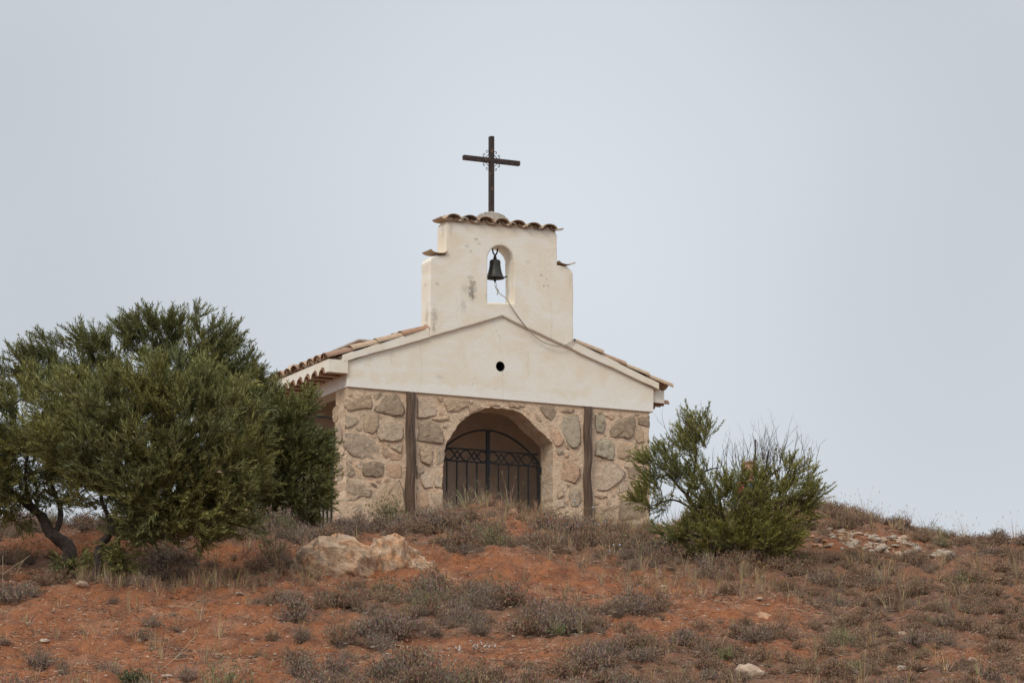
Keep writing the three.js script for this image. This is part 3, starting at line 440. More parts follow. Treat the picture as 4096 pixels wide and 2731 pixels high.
{
  const bell = thing('bronze_bell', 'dark bronze bell hanging in the arched opening of the bell gable', 'bell');
  const prof = [[.001, .245], [.05, .244], [.068, .232], [.072, .21], [.071, .18], [.076, .14], [.084, .10], [.094, .06], [.108, .028], [.123, .006], [.124, 0], [.112, .002], [.098, .03], [.083, .07], [.072, .12], [.064, .18], [.06, .215], [.001, .222]].map(([x, y]) => new THREE.Vector2(x, y));
  part('bell_body', new THREE.LatheGeometry(prof, 40), bronze, bell);
  part('crown', new THREE.CylinderGeometry(.018, .028, .055, 12).translate(0, .265, 0), bronze, bell);
  part('hanger', mergeGeometries([tube([V(-.036, .44, 0), V(-.034, .37, 0), V(-.02, .325, 0), V(0, .308, 0), V(.02, .325, 0), V(.034, .37, 0), V(.036, .44, 0)], .0105, 8, 24), new THREE.TorusGeometry(.016, .007, 8, 14).rotateY(Math.PI / 2).translate(0, .297, 0)]), iron, bell);
  part('clapper', mergeGeometries([new THREE.CylinderGeometry(.006, .006, .2, 8).translate(0, .06, 0), new THREE.SphereGeometry(.016, 12, 8).translate(0, -.035, 0)]), iron, bell);
  part('striker_rod', bar(V(.1, .018, 0), V(.185, .045, -.02), .014), iron, bell);
  const p = inFront(2.19, 3.572, -.075); bell.position.copy(p); bell.rotation.y = CH.yaw; shadows(bell);
  const pull = thing('bell_rope', 'thin pale rope running from the bell clapper down across the gable', 'rope');
  const ropeMat = mat([.36, .31, .26], .95);
  const pts = [[2.205, 3.43, -.06], [2.235, 3.37, -.03], [2.30, 3.285, .05], [2.335, 3.21, .068], [2.45, 3.08, .062], [2.63, 2.90, .06], [2.79, 2.79, .06], [2.93, 2.75, .06], [3.05, 2.735, .06], [3.14, 2.75, .064], [3.22, 2.79, .066], [3.30, 2.83, .066]].map(a => V(...a));
  part('rope', tube(pts, .006, 6, 60), ropeMat, pull);
  part('chain_link', mergeGeometries([new THREE.TorusGeometry(.018, .0035, 6, 14).scale(.75, 1.35, 1).translate(2.197, 3.49, -.07), new THREE.TorusGeometry(.012, .0035, 6, 12).translate(2.203, 3.452, -.065)]), mat([.2, .19, .18], .5, { metalness: .6 }), pull);
  part('loose_end', tube([V(2.205, 3.44, -.06), V(2.225, 3.41, -.045), V(2.208, 3.385, -.04), V(2.205, 3.35, -.04)], .0065, 6, 14), ropeMat, pull);
  part('eyelet', new THREE.TorusGeometry(.014, .005, 6, 12).translate(3.3, 2.83, .066), iron, pull);
  onChapel(pull);
  const cross = thing('iron_cross', 'rusty dark iron cross with small scrolls on top of the bell gable', 'cross');
  const rust = new THREE.MeshStandardMaterial({ map: texture(256, 256, (u, v) => mix3(mix3([.035, .026, .023], [.055, .034, .026], smooth(-.3, .3, tfbm(u, v, 6, 4))), [.22, .12, .07], .8 * smooth(.22, .42, tfbm(u + .3, v * .5, 12, 4)))), roughness: .75, metalness: .2 });
  part('upright', meter(box(2.1, 2.157, 4.33, 5.419, -.093, -.036), 2), rust, cross);
  part('crossbar', meter(mergeGeometries([box(1.71, 2.0995, 5.075, 5.132, -.091, -.038), box(2.1575, 2.548, 5.075, 5.132, -.091, -.038)]), 2), rust, cross);
  for (const sx of [-1, 1]) for (const sy of [-1, 1]) {
    const c = (a, b) => V(2.1285 + sx * a, 5.1035 + sy * b, -.064);
    part('scroll', mergeGeometries([tube([c(.028, .095), c(.05, .068), c(.068, .05), c(.095, .028)], .0045, 5, 12),
      tube([c(.03, .10), c(.045, .118), c(.066, .124), c(.078, .108), c(.068, .096), c(.058, .102)], .0042, 5, 20), tube([c(.10, .03), c(.118, .045), c(.124, .066), c(.108, .078), c(.096, .068), c(.102, .058)], .0042, 5, 20)]), iron, cross);
  }
  onChapel(cross);
}

// ---------------------------------------------------------------- olive trees
const barkMap = texture(256, 512, (u, v) => { const a = tfbm(u, v * .5, 18, 4), b = tfbm(u, v, 6, 3); return mix3(mix3([.07, .052, .038], [.03, .023, .02], smooth(-.2, .3, a)), [.13, .105, .085], .6 * smooth(.1, .45, b)); });
const bark = new THREE.MeshStandardMaterial({ map: barkMap, bumpMap: repeated(bumpy, 3, 6), bumpScale: .02, roughness: .95 });
const twigMat = mat([.16, .135, .105], .95);
function leafInto(pos, col, idx, base, dir, side, L, w, c, fold = .25) { // a folded lance-shaped leaf
  const up = V().crossVectors(side, dir).normalize(), o = pos.length / 3;
  const q = (t, s, h) => { const p = base.clone().addScaledVector(dir, t * L).addScaledVector(side, s * w).addScaledVector(up, h * w); pos.push(p.x, p.y, p.z); col.push(...c); };
  q(0, 0, 0); q(.42, .5, fold); q(.5, 0, -.05 - fold * .3); q(.42, -.5, fold); q(1, 0, .1);
  idx.push(o, o + 1, o + 2, o, o + 2, o + 3, o + 1, o + 4, o + 2, o + 2, o + 4, o + 3);
}
function perp(d) { const a = Math.abs(d.y) < .9 ? V(0, 1, 0) : V(1, 0, 0); return V().crossVectors(d, a).normalize(); }
function sprigGeo(seed, { n = 9, len = .2, leaf = .062, wide = .0128, dark = [.135, .145, .034], pale = [.45, .455, .23], paleShare = .32, angle = .8 }) {
  const r = mulberry(seed), pos = [], col = [], idx = [], q = (a, b) => a + (b - a) * r();
  const bend = V(q(-.3, .3), 0, q(-.3, .3)), at = t => V(bend.x * t * t * len, t * len, bend.z * t * t * len), w = .0022;
  for (const ang of [0, Math.PI / 2]) { const sx = Math.cos(ang) * w, sz = Math.sin(ang) * w, o = pos.length / 3; for (let i = 0; i <= 2; i++) { const p = at(i / 2), k = 1 - .35 * i; pos.push(p.x - sx * k, p.y, p.z - sz * k, p.x + sx * k, p.y, p.z + sz * k); col.push(.15, .13, .08, .15, .13, .08); } for (let i = 0; i < 2; i++) { const a = o + i * 2; idx.push(a, a + 1, a + 2, a + 1, a + 3, a + 2); } }
  for (let i = 0; i < n; i++) {
    const t = .12 + .88 * (i + q(0, .5)) / n, p = at(t), turn = i * 1.57 + q(-.4, .4);
    for (const s of [0, Math.PI]) {
      const a = turn + s, an = angle * q(.6, 1.25) * (1 - .35 * t), d = V(Math.cos(a) * Math.sin(an), Math.cos(an), Math.sin(a) * Math.sin(an)).normalize();
      const side = V(-Math.sin(a), 0, Math.cos(a)).applyAxisAngle(d, q(-.7, .7));
      const m = r() < paleShare ? q(.4, 1) : q(0, .25), k = q(.75, 1.2), c = mix3(dark, pale, m).map(v => v * k);
      leafInto(pos, col, idx, p, d, side, leaf * q(.7, 1.15), wide * q(.85, 1.15), c);
    }
  }
  return rawGeo(pos, idx, col);
}
const leafMat = new THREE.MeshPhysicalMaterial({ vertexColors: true, roughness: .75, specularIntensity: .45, transmission: .3, thickness: 0, side: THREE.DoubleSide });
function branchMesh(nodes, rMin) { // joined tapered tubes along the longest run from every fork
  const kids = nodes.map(() => []); nodes.forEach((n, i) => { if (n.parent >= 0) kids[n.parent].push(i); });
  const load = new Float32Array(nodes.length); for (let i = nodes.length - 1; i >= 0; i--) { if (!kids[i].length) load[i] = 1; if (nodes[i].parent >= 0) load[nodes[i].parent] += load[i]; }
  const rad = nodes.map((n, i) => Math.max(n.r ?? 0, rMin * Math.pow(load[i], .42)));
  nodes.forEach((n, i) => { if (n.parent >= 0) rad[i] = Math.min(rad[i], rad[n.parent] * 1.0); n.rad = rad[i]; n.load = load[i]; });
  const pos = [], nor = [], uv = [], idx = [], start = [];
  const ring = (p, d, r, sides, v) => { const a = perp(d), b = V().crossVectors(d, a), o = pos.length / 3; for (let k = 0; k <= sides; k++) { const t = k / sides * 2 * Math.PI, n = a.clone().multiplyScalar(Math.cos(t)).addScaledVector(b, Math.sin(t)); const q = r > .02 ? r * (1 + .2 * n3(n.x * 1.6 + p.x * 6, n.y * 1.6 + p.y * 6, n.z * 1.6 + p.z * 6)) : r; pos.push(p.x + n.x * q, p.y + n.y * q, p.z + n.z * q); nor.push(n.x, n.y, n.z); uv.push(k / sides * Math.max(.25, r * 8), v); } return o; };
  const follow = (i, from) => { // i: first node of the run
    let sides = nodes[i].rad > .03 ? 14 : nodes[i].rad > .008 ? 7 : 4, chain = from >= 0 ? [from, i] : [i], v = 0, c = i;
    while (kids[c].length) { const k = kids[c].reduce((a, b) => load[b] > load[a] ? b : a); for (const o of kids[c]) if (o !== k) start.push([o, c]); chain.push(k); c = k; }
    let prev = -1;
    chain.forEach((k, j) => {
      const p = nodes[k].p, q = nodes[chain[Math.min(j + 1, chain.length - 1)]].p, b = nodes[chain[Math.max(j - 1, 0)]].p, d = q.clone().sub(b); if (d.lengthSq() < 1e-9) d.set(0, 1, 0); d.normalize();
      const r = j === 0 && from >= 0 ? Math.min(nodes[i].rad, nodes[k].rad) : nodes[k].rad;
      if (j) v += p.distanceTo(b) * 2;
      const o = ring(p, d, j === chain.length - 1 ? r * .5 : r, sides, v);
      if (prev >= 0) for (let s = 0; s < sides; s++) idx.push(prev + s, prev + s + 1, o + s, prev + s + 1, o + s + 1, o + s);
      prev = o;
    });
  };
  nodes.forEach((n, i) => { if (n.parent < 0) start.push([i, -1]); });
  while (start.length) follow(...start.pop());
  const g = rawGeo(pos, idx, null, nor); g.setAttribute('uv', new THREE.BufferAttribute(new Float32Array(uv), 2));
  return g;
}
function growPlant(o) {
  const r = mulberry(o.seed), q = (a, b) => a + (b - a) * r();
  const root = thing(o.name, o.label, o.category, o.group), k = o.k;
  const base = groundAt(o.base[0], o.base[1]); if (o.depth) { const w = place(o.base[0], o.base[1], o.depth); base.copy(w); base.y = height(w.x, w.z); }
  root.position.copy(base);
  const L = (px, py, z = 0) => V((px - o.base[0]) * k, (o.base[1] - py) * k, z);
  const nodes = [];
  for (const limb of o.limbs) { // [from: limb index or -1, [px, py, z, r], ...]
    const [join, ...pts] = limb; const P = pts.map(([x, y, z, rr]) => ({ p: L(x, y, z ?? 0), r: rr }));
    let parent = -1;
    if (join >= 0) { let best = 1e9; nodes.forEach((n, i) => { const d = n.p.distanceTo(P[0].p); if (d < best) { best = d; parent = i; } }); }
    const c = new THREE.CatmullRomCurve3(P.map(a => a.p)), N = Math.max(3, Math.round(c.getLength() / .07));
    for (let i = join >= 0 ? 1 : 0; i <= N; i++) { const t = i / N, f = t * (P.length - 1), a = Math.min(P.length - 2, Math.floor(f)); const p = c.getPoint(t); p.x += .012 * n3(p.y * 5, o.seed, 1); p.z += .02 * n3(p.y * 5, o.seed, 4); if (join < 0 && i === 0) p.y -= .12; nodes.push({ p, parent, r: lerp(P[a].r, P[a + 1].r, f - a), limb: true }); parent = nodes.length - 1; }
  }
  const nLimb = nodes.length, attract = [];
  for (const [px, py, rx, ry, n, z = 0, rz, bare = 0] of o.lobes) for (let i = 0; i < n; i++) {
    let a, b, c; do { a = q(-1, 1); b = q(-1, 1); c = q(-1, 1); } while (a * a + b * b + c * c > 1);
    const s = Math.pow(a * a + b * b + c * c, -.14); // lean towards the shell of the lobe
    const p = L(px + a * rx * s, py - b * ry * s, z + c * s * (rz ?? rx * k * .85));
    const gy = height(base.x + p.x, base.z + p.z) - base.y; if (p.y < gy + .03) continue;
    attract.push({ p, bare });
  }
  for (const a of attract) { a.d = 1e9; for (let i = 0; i < nLimb; i++) a.d = Math.min(a.d, nodes[i].p.distanceTo(a.p)); }
  attract.sort((a, b) => a.d - b.d);
  const tips = [];
  for (const a of attract) {
    let best = 1e9, bi = 0;
    for (let i = 0; i < nodes.length; i++) { const n = nodes[i], dy = a.p.y - n.p.y; if (i < 6) continue; const d = n.p.distanceTo(a.p) + (dy < -.05 ? -dy * .8 : 0); if (d < best) { best = d; bi = i; } }
    const s = nodes[bi].p, N = Math.max(2, Math.ceil(s.distanceTo(a.p) / .1)); let parent = bi;
    const arch = q(.02, .09) * Math.min(1, best);
    for (let i = 1; i <= N; i++) { const t = i / N, p = s.clone().lerp(a.p, t); p.y += arch * Math.sin(t * Math.PI) * (o.sag ?? -1); p.x += q(-.014, .014); p.z += q(-.014, .014); nodes.push({ p, parent, bare: a.bare }); parent = nodes.length - 1; if (i > N - 2 || r() < .35) tips.push(parent); }
  }
  const geo = branchMesh(nodes, o.twig ?? .0028);
  part('trunk', geo, bark, root);
  // foliage
  const centre = V(); for (const a of attract) centre.addScaledVector(a.p, 1 / attract.length);
  const per = o.sprigs.map(() => []); const Y = V(0, 1, 0);
  for (const t of tips) {
    const n = nodes[t], pr = nodes[n.parent], d0 = n.p.clone().sub(pr.p).normalize(), out = n.p.clone().sub(centre); out.y *= .5; out.normalize();
    const many = n.bare ? (r() < 1 - n.bare ? 1 : 0) : o.per + (r() < .5 ? 1 : 0);
    for (let i = 0; i < many; i++) {
      const d = d0.clone().multiplyScalar(.5).addScaledVector(out, .55).addScaledVector(Y, o.up ?? .55).add(V(q(-.75, .75), q(-.55, .55), q(-.75, .75))).normalize();
      const m = new THREE.Matrix4().compose(n.p.clone().add(V(q(-.02, .02), q(-.03, .01), q(-.02, .02))), new THREE.Quaternion().setFromUnitVectors(Y, d).multiply(new THREE.Quaternion().setFromAxisAngle(Y, q(0, 6.28))), V(1, 1, 1).multiplyScalar(q(.65, 1.2)));
      per[Math.floor(r() * per.length)].push(m);
    }
  }
  const crown = new THREE.Group(); crown.name = 'crown'; crown.userData.kind = 'stuff'; root.add(crown);
  const c = new THREE.Color();
  per.forEach((list, v) => {
    const im = new THREE.InstancedMesh(o.sprigs[v], leafMat, list.length); im.name = 'leafy_sprigs'; im.userData.kind = 'stuff';
    list.forEach((m, i) => { im.setMatrixAt(i, m); const e = m.elements, w = .5 + .5 * n3(e[12] * 1.3, e[13] * 1.3, e[14] * 1.3 + o.seed), b = q(.7, 1.25); im.setColorAt(i, c.setRGB(b * lerp(.9, 1.2, w), b * lerp(.95, 1.06, w), b * lerp(1.05, .8, w))); });
    crown.add(im);
  });
  if (o.bareTwigs) { // leafless twig ends
    const pos = [], idx = [];
    for (const [px, py, n, h] of o.bareTwigs) for (let i = 0; i < n; i++) {
      let p = L(px + q(-45, 45), py + q(-25, 60), q(-.15, .15)), d = V(q(-.35, .35), 1, q(-.3, .3)).normalize();
      const shoot = (p, d, len, w, lv) => { const steps = 3; for (let s = 0; s < steps; s++) { const e = p.clone().addScaledVector(d, len / steps), a = perp(d), b = V().crossVectors(d, a); for (const sd of [a, b]) { const o2 = pos.length / 3, w1 = w * .75; for (const [pp, ww] of [[p, w], [e, w1]]) pos.push(pp.x - sd.x * ww, pp.y - sd.y * ww, pp.z - sd.z * ww, pp.x + sd.x * ww, pp.y + sd.y * ww, pp.z + sd.z * ww); idx.push(o2, o2 + 1, o2 + 2, o2 + 1, o2 + 3, o2 + 2); } if (lv && r() < .85) shoot(e, d.clone().add(V(q(-.8, .8), q(0, .3), q(-.8, .8))).normalize(), len * q(.35, .6), w * .6, lv - 1); p = e; d = d.clone().add(V(q(-.2, .2), q(0, .15), q(-.2, .2))).normalize(); w *= .75; } };
      shoot(p, d, h * q(.6, 1.2), .0042, 2);
    }
    part('bare_twigs', rawGeo(pos, idx), twigMat2, root);
  }
  shadows(root);
  return root;
}
const twigMat2 = mat([.12, .09, .07], .95, { side: THREE.DoubleSide });
const sprigA = [11, 12, 13, 14].map(s => sprigGeo(s, {}));
const sprigC = [21, 22, 23].map(s => sprigGeo(s, { dark: [.112, .12, .032], pale: [.28, .29, .125], paleShare: .25, leaf: .058, wide: .0125 }));
const sprigE = [31, 32, 33].map(s => sprigGeo(s, { dark: [.175, .178, .042], pale: [.36, .355, .13], paleShare: .3, leaf: .05, wide: .011, angle: .6, len: .2, n: 8 }));
const kA = .00259, kC = .00283, kE = .00284;
growPlant({ seed: 101, name: 'olive_tree', label: 'front olive tree with forked slender trunk and the widest silvery green crown', category: 'olive tree', group: 'olive trees left of the chapel',
  base: [386, 2324], k: kA, sprigs: sprigA, per: 3, up: .6,
  limbs: [[-1, [386, 2335, 0, .058], [390, 2240, 0, .047], [396, 2180, 0, .044], [432, 2137, 0, .04], [451, 2106, 0, .04]],
    [0, [451, 2106, 0, .03], [436, 2088, 0, .026], [413, 2035, .03, .022], [397, 1970, .05, .019], [392, 1900, .08, .015], [370, 1780, .05, .011], [330, 1660, 0, .008]],
    [0, [451, 2106, 0, .03], [476, 2092, 0, .027], [513, 2060, -.02, .023], [526, 1985, -.04, .018], [540, 1880, -.1, .015], [600, 1740, -.1, .012], [640, 1600, -.1, .008]],
    [0, [513, 2060, 0, .018], [495, 1970, .06, .014], [480, 1880, .2, .012], [470, 1720, .25, .008]],
    [0, [513, 2060, 0, .018], [574, 2068, .1, .014], [640, 2085, .15, .011], [720, 2060, .2, .009]],
    [0, [526, 1985, 0, .018], [620, 1930, .2, .014], [720, 1840, .3, .012], [830, 1760, .3, .009]], [0, [526, 1985, 0, .016], [660, 1960, -.25, .013], [800, 1920, -.3, .011], [930, 1890, -.2, .008]]],
  lobes: [[560, 1760, 330, 300, 170, .05, .8], [830, 1760, 230, 260, 120, .1, .65], [900, 1960, 150, 170, 70, .1, .5], [690, 2010, 180, 110, 50, .1, .5], [310, 1700, 200, 210, 80, .1, .6], [650, 1560, 260, 120, 80, 0, .6], [560, 1950, 280, 160, 90, .1, .55], [720, 1900, 250, 190, 80, 0, .55], [450, 1830, 230, 170, 60, -.1, .5], [485, 2240, 28, 75, 14, .05, .08], [620, 2095, 150, 70, 26, .15, .35], [800, 2110, 200, 60, 36, .1, .35], [530, 2140, 70, 35, 8, .15, .2], [640, 1700, 230, 220, 70, -.2, .5], [480, 1650, 200, 150, 30, -.2, .4]] });
growPlant({ seed: 102, name: 'olive_tree', label: 'leftmost olive tree with thick dark trunk leaning left out of the picture', category: 'olive tree', group: 'olive trees left of the chapel',
  base: [280, 2316], k: kA, sprigs: sprigA, per: 3, up: .5,
  limbs: [[-1, [285, 2325, 0, .088], [274, 2240, 0, .078], [264, 2183, 0, .074], [225, 2155, 0, .062], [184, 2120, 0, .056], [153, 2060, 0, .05]],
    [0, [153, 2060, 0, .046], [112, 2028, 0, .042], [57, 1980, 0, .036], [0, 1942, .05, .03], [-70, 1870, .1, .022], [-110, 1760, .1, .014]], [0, [210, 2145, 0, .034], [226, 2060, -.06, .03], [216, 1990, -.1, .025], [186, 1920, -.1, .02], [200, 1780, -.1, .012]],
    [0, [112, 2028, 0, .03], [90, 1900, .15, .02], [110, 1750, .2, .012]]],
  lobes: [[120, 1690, 230, 240, 120, 0, .65], [40, 1850, 200, 150, 70, 0, .5], [-120, 1750, 200, 230, 60, 0, .6], [250, 1620, 170, 150, 50, 0, .5], [70, 2010, 90, 70, 16, -.1, .25], [-60, 1990, 120, 90, 20, 0, .3], [250, 1880, 130, 150, 34, -.1, .4], [240, 2280, 35, 40, 6, .05, .1], [320, 2270, 35, 50, 8, .05, .1]] });
growPlant({ seed: 103, name: 'olive_tree', label: 'tallest, darker olive tree rising behind the front crown', category: 'olive tree', group: 'olive trees left of the chapel',
  base: [600, 2130], depth: 38.4, k: kC, sprigs: sprigC, per: 3, up: .7,
  limbs: [[-1, [600, 2140, 0, .09], [595, 2050, 0, .075], [605, 1950, 0, .065], [600, 1860, 0, .055]], [0, [600, 1860, 0, .05], [520, 1760, 0, .04], [430, 1640, .1, .03], [330, 1520, .1, .018]], [0, [600, 1860, 0, .05], [640, 1740, .05, .04], [650, 1600, 0, .03], [640, 1440, 0, .018], [620, 1320, 0, .01]], [0, [640, 1740, 0, .04], [730, 1640, -.1, .03], [790, 1500, -.1, .02], [800, 1380, -.1, .012]], [0, [520, 1760, 0, .03], [350, 1650, -.1, .022], [200, 1560, -.1, .014]], [0, [730, 1640, 0, .03], [860, 1600, 0, .02], [940, 1560, 0, .012]]],
  lobes: [[600, 1440, 330, 190, 130, 0, .8], [770, 1370, 180, 150, 70, 0, .5], [590, 1300, 130, 80, 26, 0, .35], [270, 1440, 220, 130, 60, 0, .6], [900, 1540, 140, 190, 70, 0, .45], [120, 1470, 150, 120, 34, 0, .4], [960, 1640, 90, 150, 30, 0, .35], [500, 1650, 350, 180, 60, 0, .7]] });
growPlant({ seed: 104, name: 'olive_tree', label: 'small olive tree closest to the chapel, its crown hiding the left side wall', category: 'olive tree', group: 'olive trees left of the chapel',
  base: [1120, 2085], depth: 39.6, k: .0029, sprigs: sprigA, per: 3, up: .5,
  limbs: [[-1, [1120, 2095, 0, .05], [1125, 2000, 0, .042], [1115, 1900, 0, .034]], [0, [1115, 1900, 0, .03], [1170, 1800, 0, .022], [1220, 1700, 0, .014], [1200, 1610, 0, .008]], [0, [1115, 1900, 0, .028], [1070, 1790, 0, .02], [1060, 1660, 0, .012]], [0, [1125, 2000, 0, .022], [1200, 1930, .05, .016], [1280, 1860, .05, .01]]],
  lobes: [[1165, 1730, 110, 150, 90, 0, .38], [1210, 1850, 110, 140, 80, 0, .35], [1075, 1840, 110, 180, 80, 0, .38], [1070, 1590, 90, 110, 40, 0, .28], [1170, 1970, 130, 90, 60, .05, .32], [1265, 1790, 45, 90, 18, .05, .18], [1000, 1720, 90, 170, 50, 0, .35], [1200, 1590, 60, 50, 14, 0, .2]] });
growPlant({ seed: 105, name: 'wild_olive_bush', label: 'many-stemmed green wild olive bush with bare twigs right of the chapel', category: 'bush',
  base: [2950, 2235], k: kE, sprigs: sprigE, per: 2, up: .75, twig: .0034,
  limbs: [[-1, [2880, 2225, 0, .036], [2830, 2110, 0, .03], [2790, 2050, 0, .027], [2755, 1985, 0, .024]], [0, [2755, 1985, 0, .018], [2775, 1930, 0, .015], [2790, 1840, 0, .012], [2785, 1740, 0, .008]], [0, [2755, 1985, 0, .017], [2705, 1930, 0, .013], [2640, 1860, 0, .008]], [0, [2790, 2050, 0, .015], [2700, 2005, .05, .011], [2610, 2030, .05, .007]], [0, [2775, 1930, 0, .013], [2840, 1880, -.05, .009], [2890, 1870, -.05, .006]],
    [-1, [2990, 2235, 0, .04], [3010, 2120, 0, .032], [3025, 2010, 0, .026], [3060, 1920, 0, .018], [3080, 1800, 0, .007]], [-1, [3020, 2230, .05, .034], [3100, 2090, .05, .026], [3180, 1990, .05, .018], [3260, 1990, .05, .009]], [0, [3100, 2090, 0, .02], [3130, 1960, 0, .012], [3180, 1840, 0, .006]], [-1, [2940, 2235, -.05, .03], [2910, 2130, -.1, .022], [2890, 2020, -.1, .014], [2880, 1950, -.1, .008]], [-1, [2900, 2235, .1, .02], [2800, 2160, .15, .014], [2720, 2130, .15, .008]]],
  lobes: [[2800, 1740, 75, 75, 34, 0, .2], [2760, 1860, 90, 100, 30, 0, .26], [2670, 1880, 90, 100, 26, 0, .22], [2610, 1890, 45, 60, 12, 0, .12], [2640, 2010, 85, 50, 20, .05, .2], [2870, 1975, 110, 65, 34, 0, .28], [2790, 1960, 70, 80, 16, .1, .2], [2940, 2080, 170, 110, 90, 0, .4], [3080, 2070, 160, 110, 85, 0, .4], [3180, 1960, 90, 110, 40, 0, .3], [3250, 1985, 40, 36, 8, 0, .12], [2870, 2160, 170, 60, 70, .1, .4], [3040, 2170, 150, 60, 60, .1, .4], [3020, 1935, 65, 60, 26, 0, .2], [3120, 1900, 60, 70, 9, 0, .2, .6], [2720, 2150, 70, 40, 14, .1, .2]],
  bareTwigs: [[3085, 1880, 16, .36], [3070, 1860, 10, .4], [3180, 1860, 8, .3], [2740, 1760, 6, .3], [2950, 1880, 10, .26], [3220, 1860, 5, .28], [2890, 1880, 5, .25], [2640, 2060, 5, .2], [3010, 1840, 6, .22]] });

// ---------------------------------------------------------------- boulder and loose stones
const limeRockMap = texture(512, 512, (u, v) => { const a = tfbm(u, v, 5, 5), b = tfbm(u, v + .2, 40, 4), st = smooth(.25, .5, tfbm(u + .1, v, 10, 4)); const k = clamp(.92 + .22 * a + .2 * b, .3, 1); return mix3([k, k * .96, k * .92], [.6, .53, .46], st * .4); });
const rockMat = new THREE.MeshStandardMaterial({ vertexColors: true, map: repeated(limeRockMap, 1.3), bumpMap: repeated(bumpy, 2.2), bumpScale: .06, roughness: .97 });
const pebbleMat = new THREE.MeshStandardMaterial({ vertexColors: true, map: limeRockMap, roughness: .97 });
function rockGeo(rx, ry, rz, seed, rough, det, colour) {
  const g = new THREE.SphereGeometry(1, det * 2, det), p = g.attributes.position, col = [];
  for (let i = 0; i < p.count; i++) {
    let x = p.getX(i), y = p.getY(i), z = p.getZ(i); const s = seed * 7.3;
    let q = 1 + rough * (fbm3(x * 1.3 + s, y * 1.3, z * 1.3, 4) + .5 * Math.abs(n3(x * 2.1, y * 2.1 + s, z * 2.1)) - .15 + .12 * n3(x * 9, y * 9 + s, z * 9));
    p.setXYZ(i, x * rx * q, y * ry * q, z * rz * q); col.push(...colour(x, y, z));
  }
  g.setAttribute('color', new THREE.Float32BufferAttribute(col, 3)); g.computeVertexNormals();
  return meter(g);
}
{
  const orange = [.70, .39, .21], pale = [.73, .50, .33], greyish = [.60, .45, .33];
  const tone = (s) => (x, y, z) => { const t = fbm3(x * 1.8 + s, y * 1.8, z * 1.8, 4); return mix3(mix3(orange, pale, smooth(-.3, .25, t + .35 * n3(x * 2 + s, y * 2, z * 2))), greyish, .8 * smooth(.1, .45, fbm3(x * 2.6, y * 2.6 + s, z * 2.6, 4))); };
  const p = groundAt(1420, 2285), k = p.z / -13640;
  const lump = (px, py, rx, ry, rz, dz, s, rot, rg = .2) => { const g = rockGeo(rx, ry, rz, s, rg, 46, tone(s)); g.rotateZ(rot); g.translate((px - 1420) * k, (2285 - py) * k, dz); return g; };
  const b = thing('boulder', 'large pale orange limestone boulder lying half buried in the red slope', 'boulder');
  b.position.copy(p);
  part('rock_mass', lump(1350, 2300, .52, .43, .62, -.35, 3, -.03, .15), rockMat, b);
  part('rock_mass', lump(1545, 2285, .33, .41, .45, -.42, 8, -.3, .17), rockMat, b);
  part('rock_mass', lump(1690, 2330, .32, .27, .4, -.32, 12, -.3, .2), rockMat, b);
  shadows(b);
}
const stoneTone = [[.47, .35, .26], [.41, .34, .275], [.46, .27, .16], [.34, .29, .25], [.47, .385, .3]];
const looseGeo = stoneTone.map((c, i) => [0, 1].map(j => rockGeo(1, .55 + .12 * j, .8, 20 + i * 2 + j, .6, 8, (x, y, z) => c.map(v => v * (1 + .2 * n3(x * 3, y * 3 + i, z * 3)))))).flat();
function looseStone(name, px, py, s, label, category, group, i) { const p = groundAt(px, py), m = solo(name, looseGeo[i % looseGeo.length], pebbleMat, label, category, group); m.position.copy(p).add(V(0, s * .06, 0)); m.scale.set(s, s * R(.5, .95), s * R(.7, 1.1)); m.rotation.set(R(-.3, .3), R(0, 6.28), R(-.3, .3)); shadows(m); return m; }
[[1750, 2015, .2, 'long flat pale stone at the foot of the gate grass', 0], [2160, 2045, .11, 'pale stone on top of the mound below the arch', 8], [2665, 2160, .085, 'pale stone on red earth left of the green bush', 1], [2655, 2355, .05, 'small pale stone near the top of the bare red bank', 8], [3040, 2400, .06, 'small pale stone where the red bank meets the scrub', 1], [3060, 2470, .11, 'pale orange rock beside the grey scrub below the bank', 4], [3395, 2497, .05, 'pale stone behind the green weed on the right slope', 9], [3530, 2318, .07, 'flat stone half sunk in the right scrub slope', 0], [3770, 2230, .16, 'largest angular slab in the rubble right of the bush', 2], [3990, 2330, .10, 'orange stone in the scrub near the right edge', 4], [3000, 2705, .13, 'pale boulder cut by the bottom edge of the picture', 1], [3610, 2680, .05, 'small white stone low on the right slope', 9], [3890, 2650, .07, 'pale stone on red earth at the lower right', 0], [175, 2565, .05, 'cream stone on the lower left red slope', 9], [670, 2710, .05, 'white stone at the bottom left edge', 8], [330, 2345, .07, 'flat pale stone in front of the olive trunks', 1], [960, 2380, .05, 'white stone beside a small grey shrub left of the boulder', 9], [3610, 2540, .05, 'round stone on the red patch below the right scrub', 1], [2050, 2055, .09, 'tan stone below the gate on the mound', 4], [1640, 2205, .05, 'grey stone against the right side of the boulder', 2]]
  .forEach(([x, y, s, l, i]) => looseStone('loose_stone', x, y, s, l, 'stone', null, i));
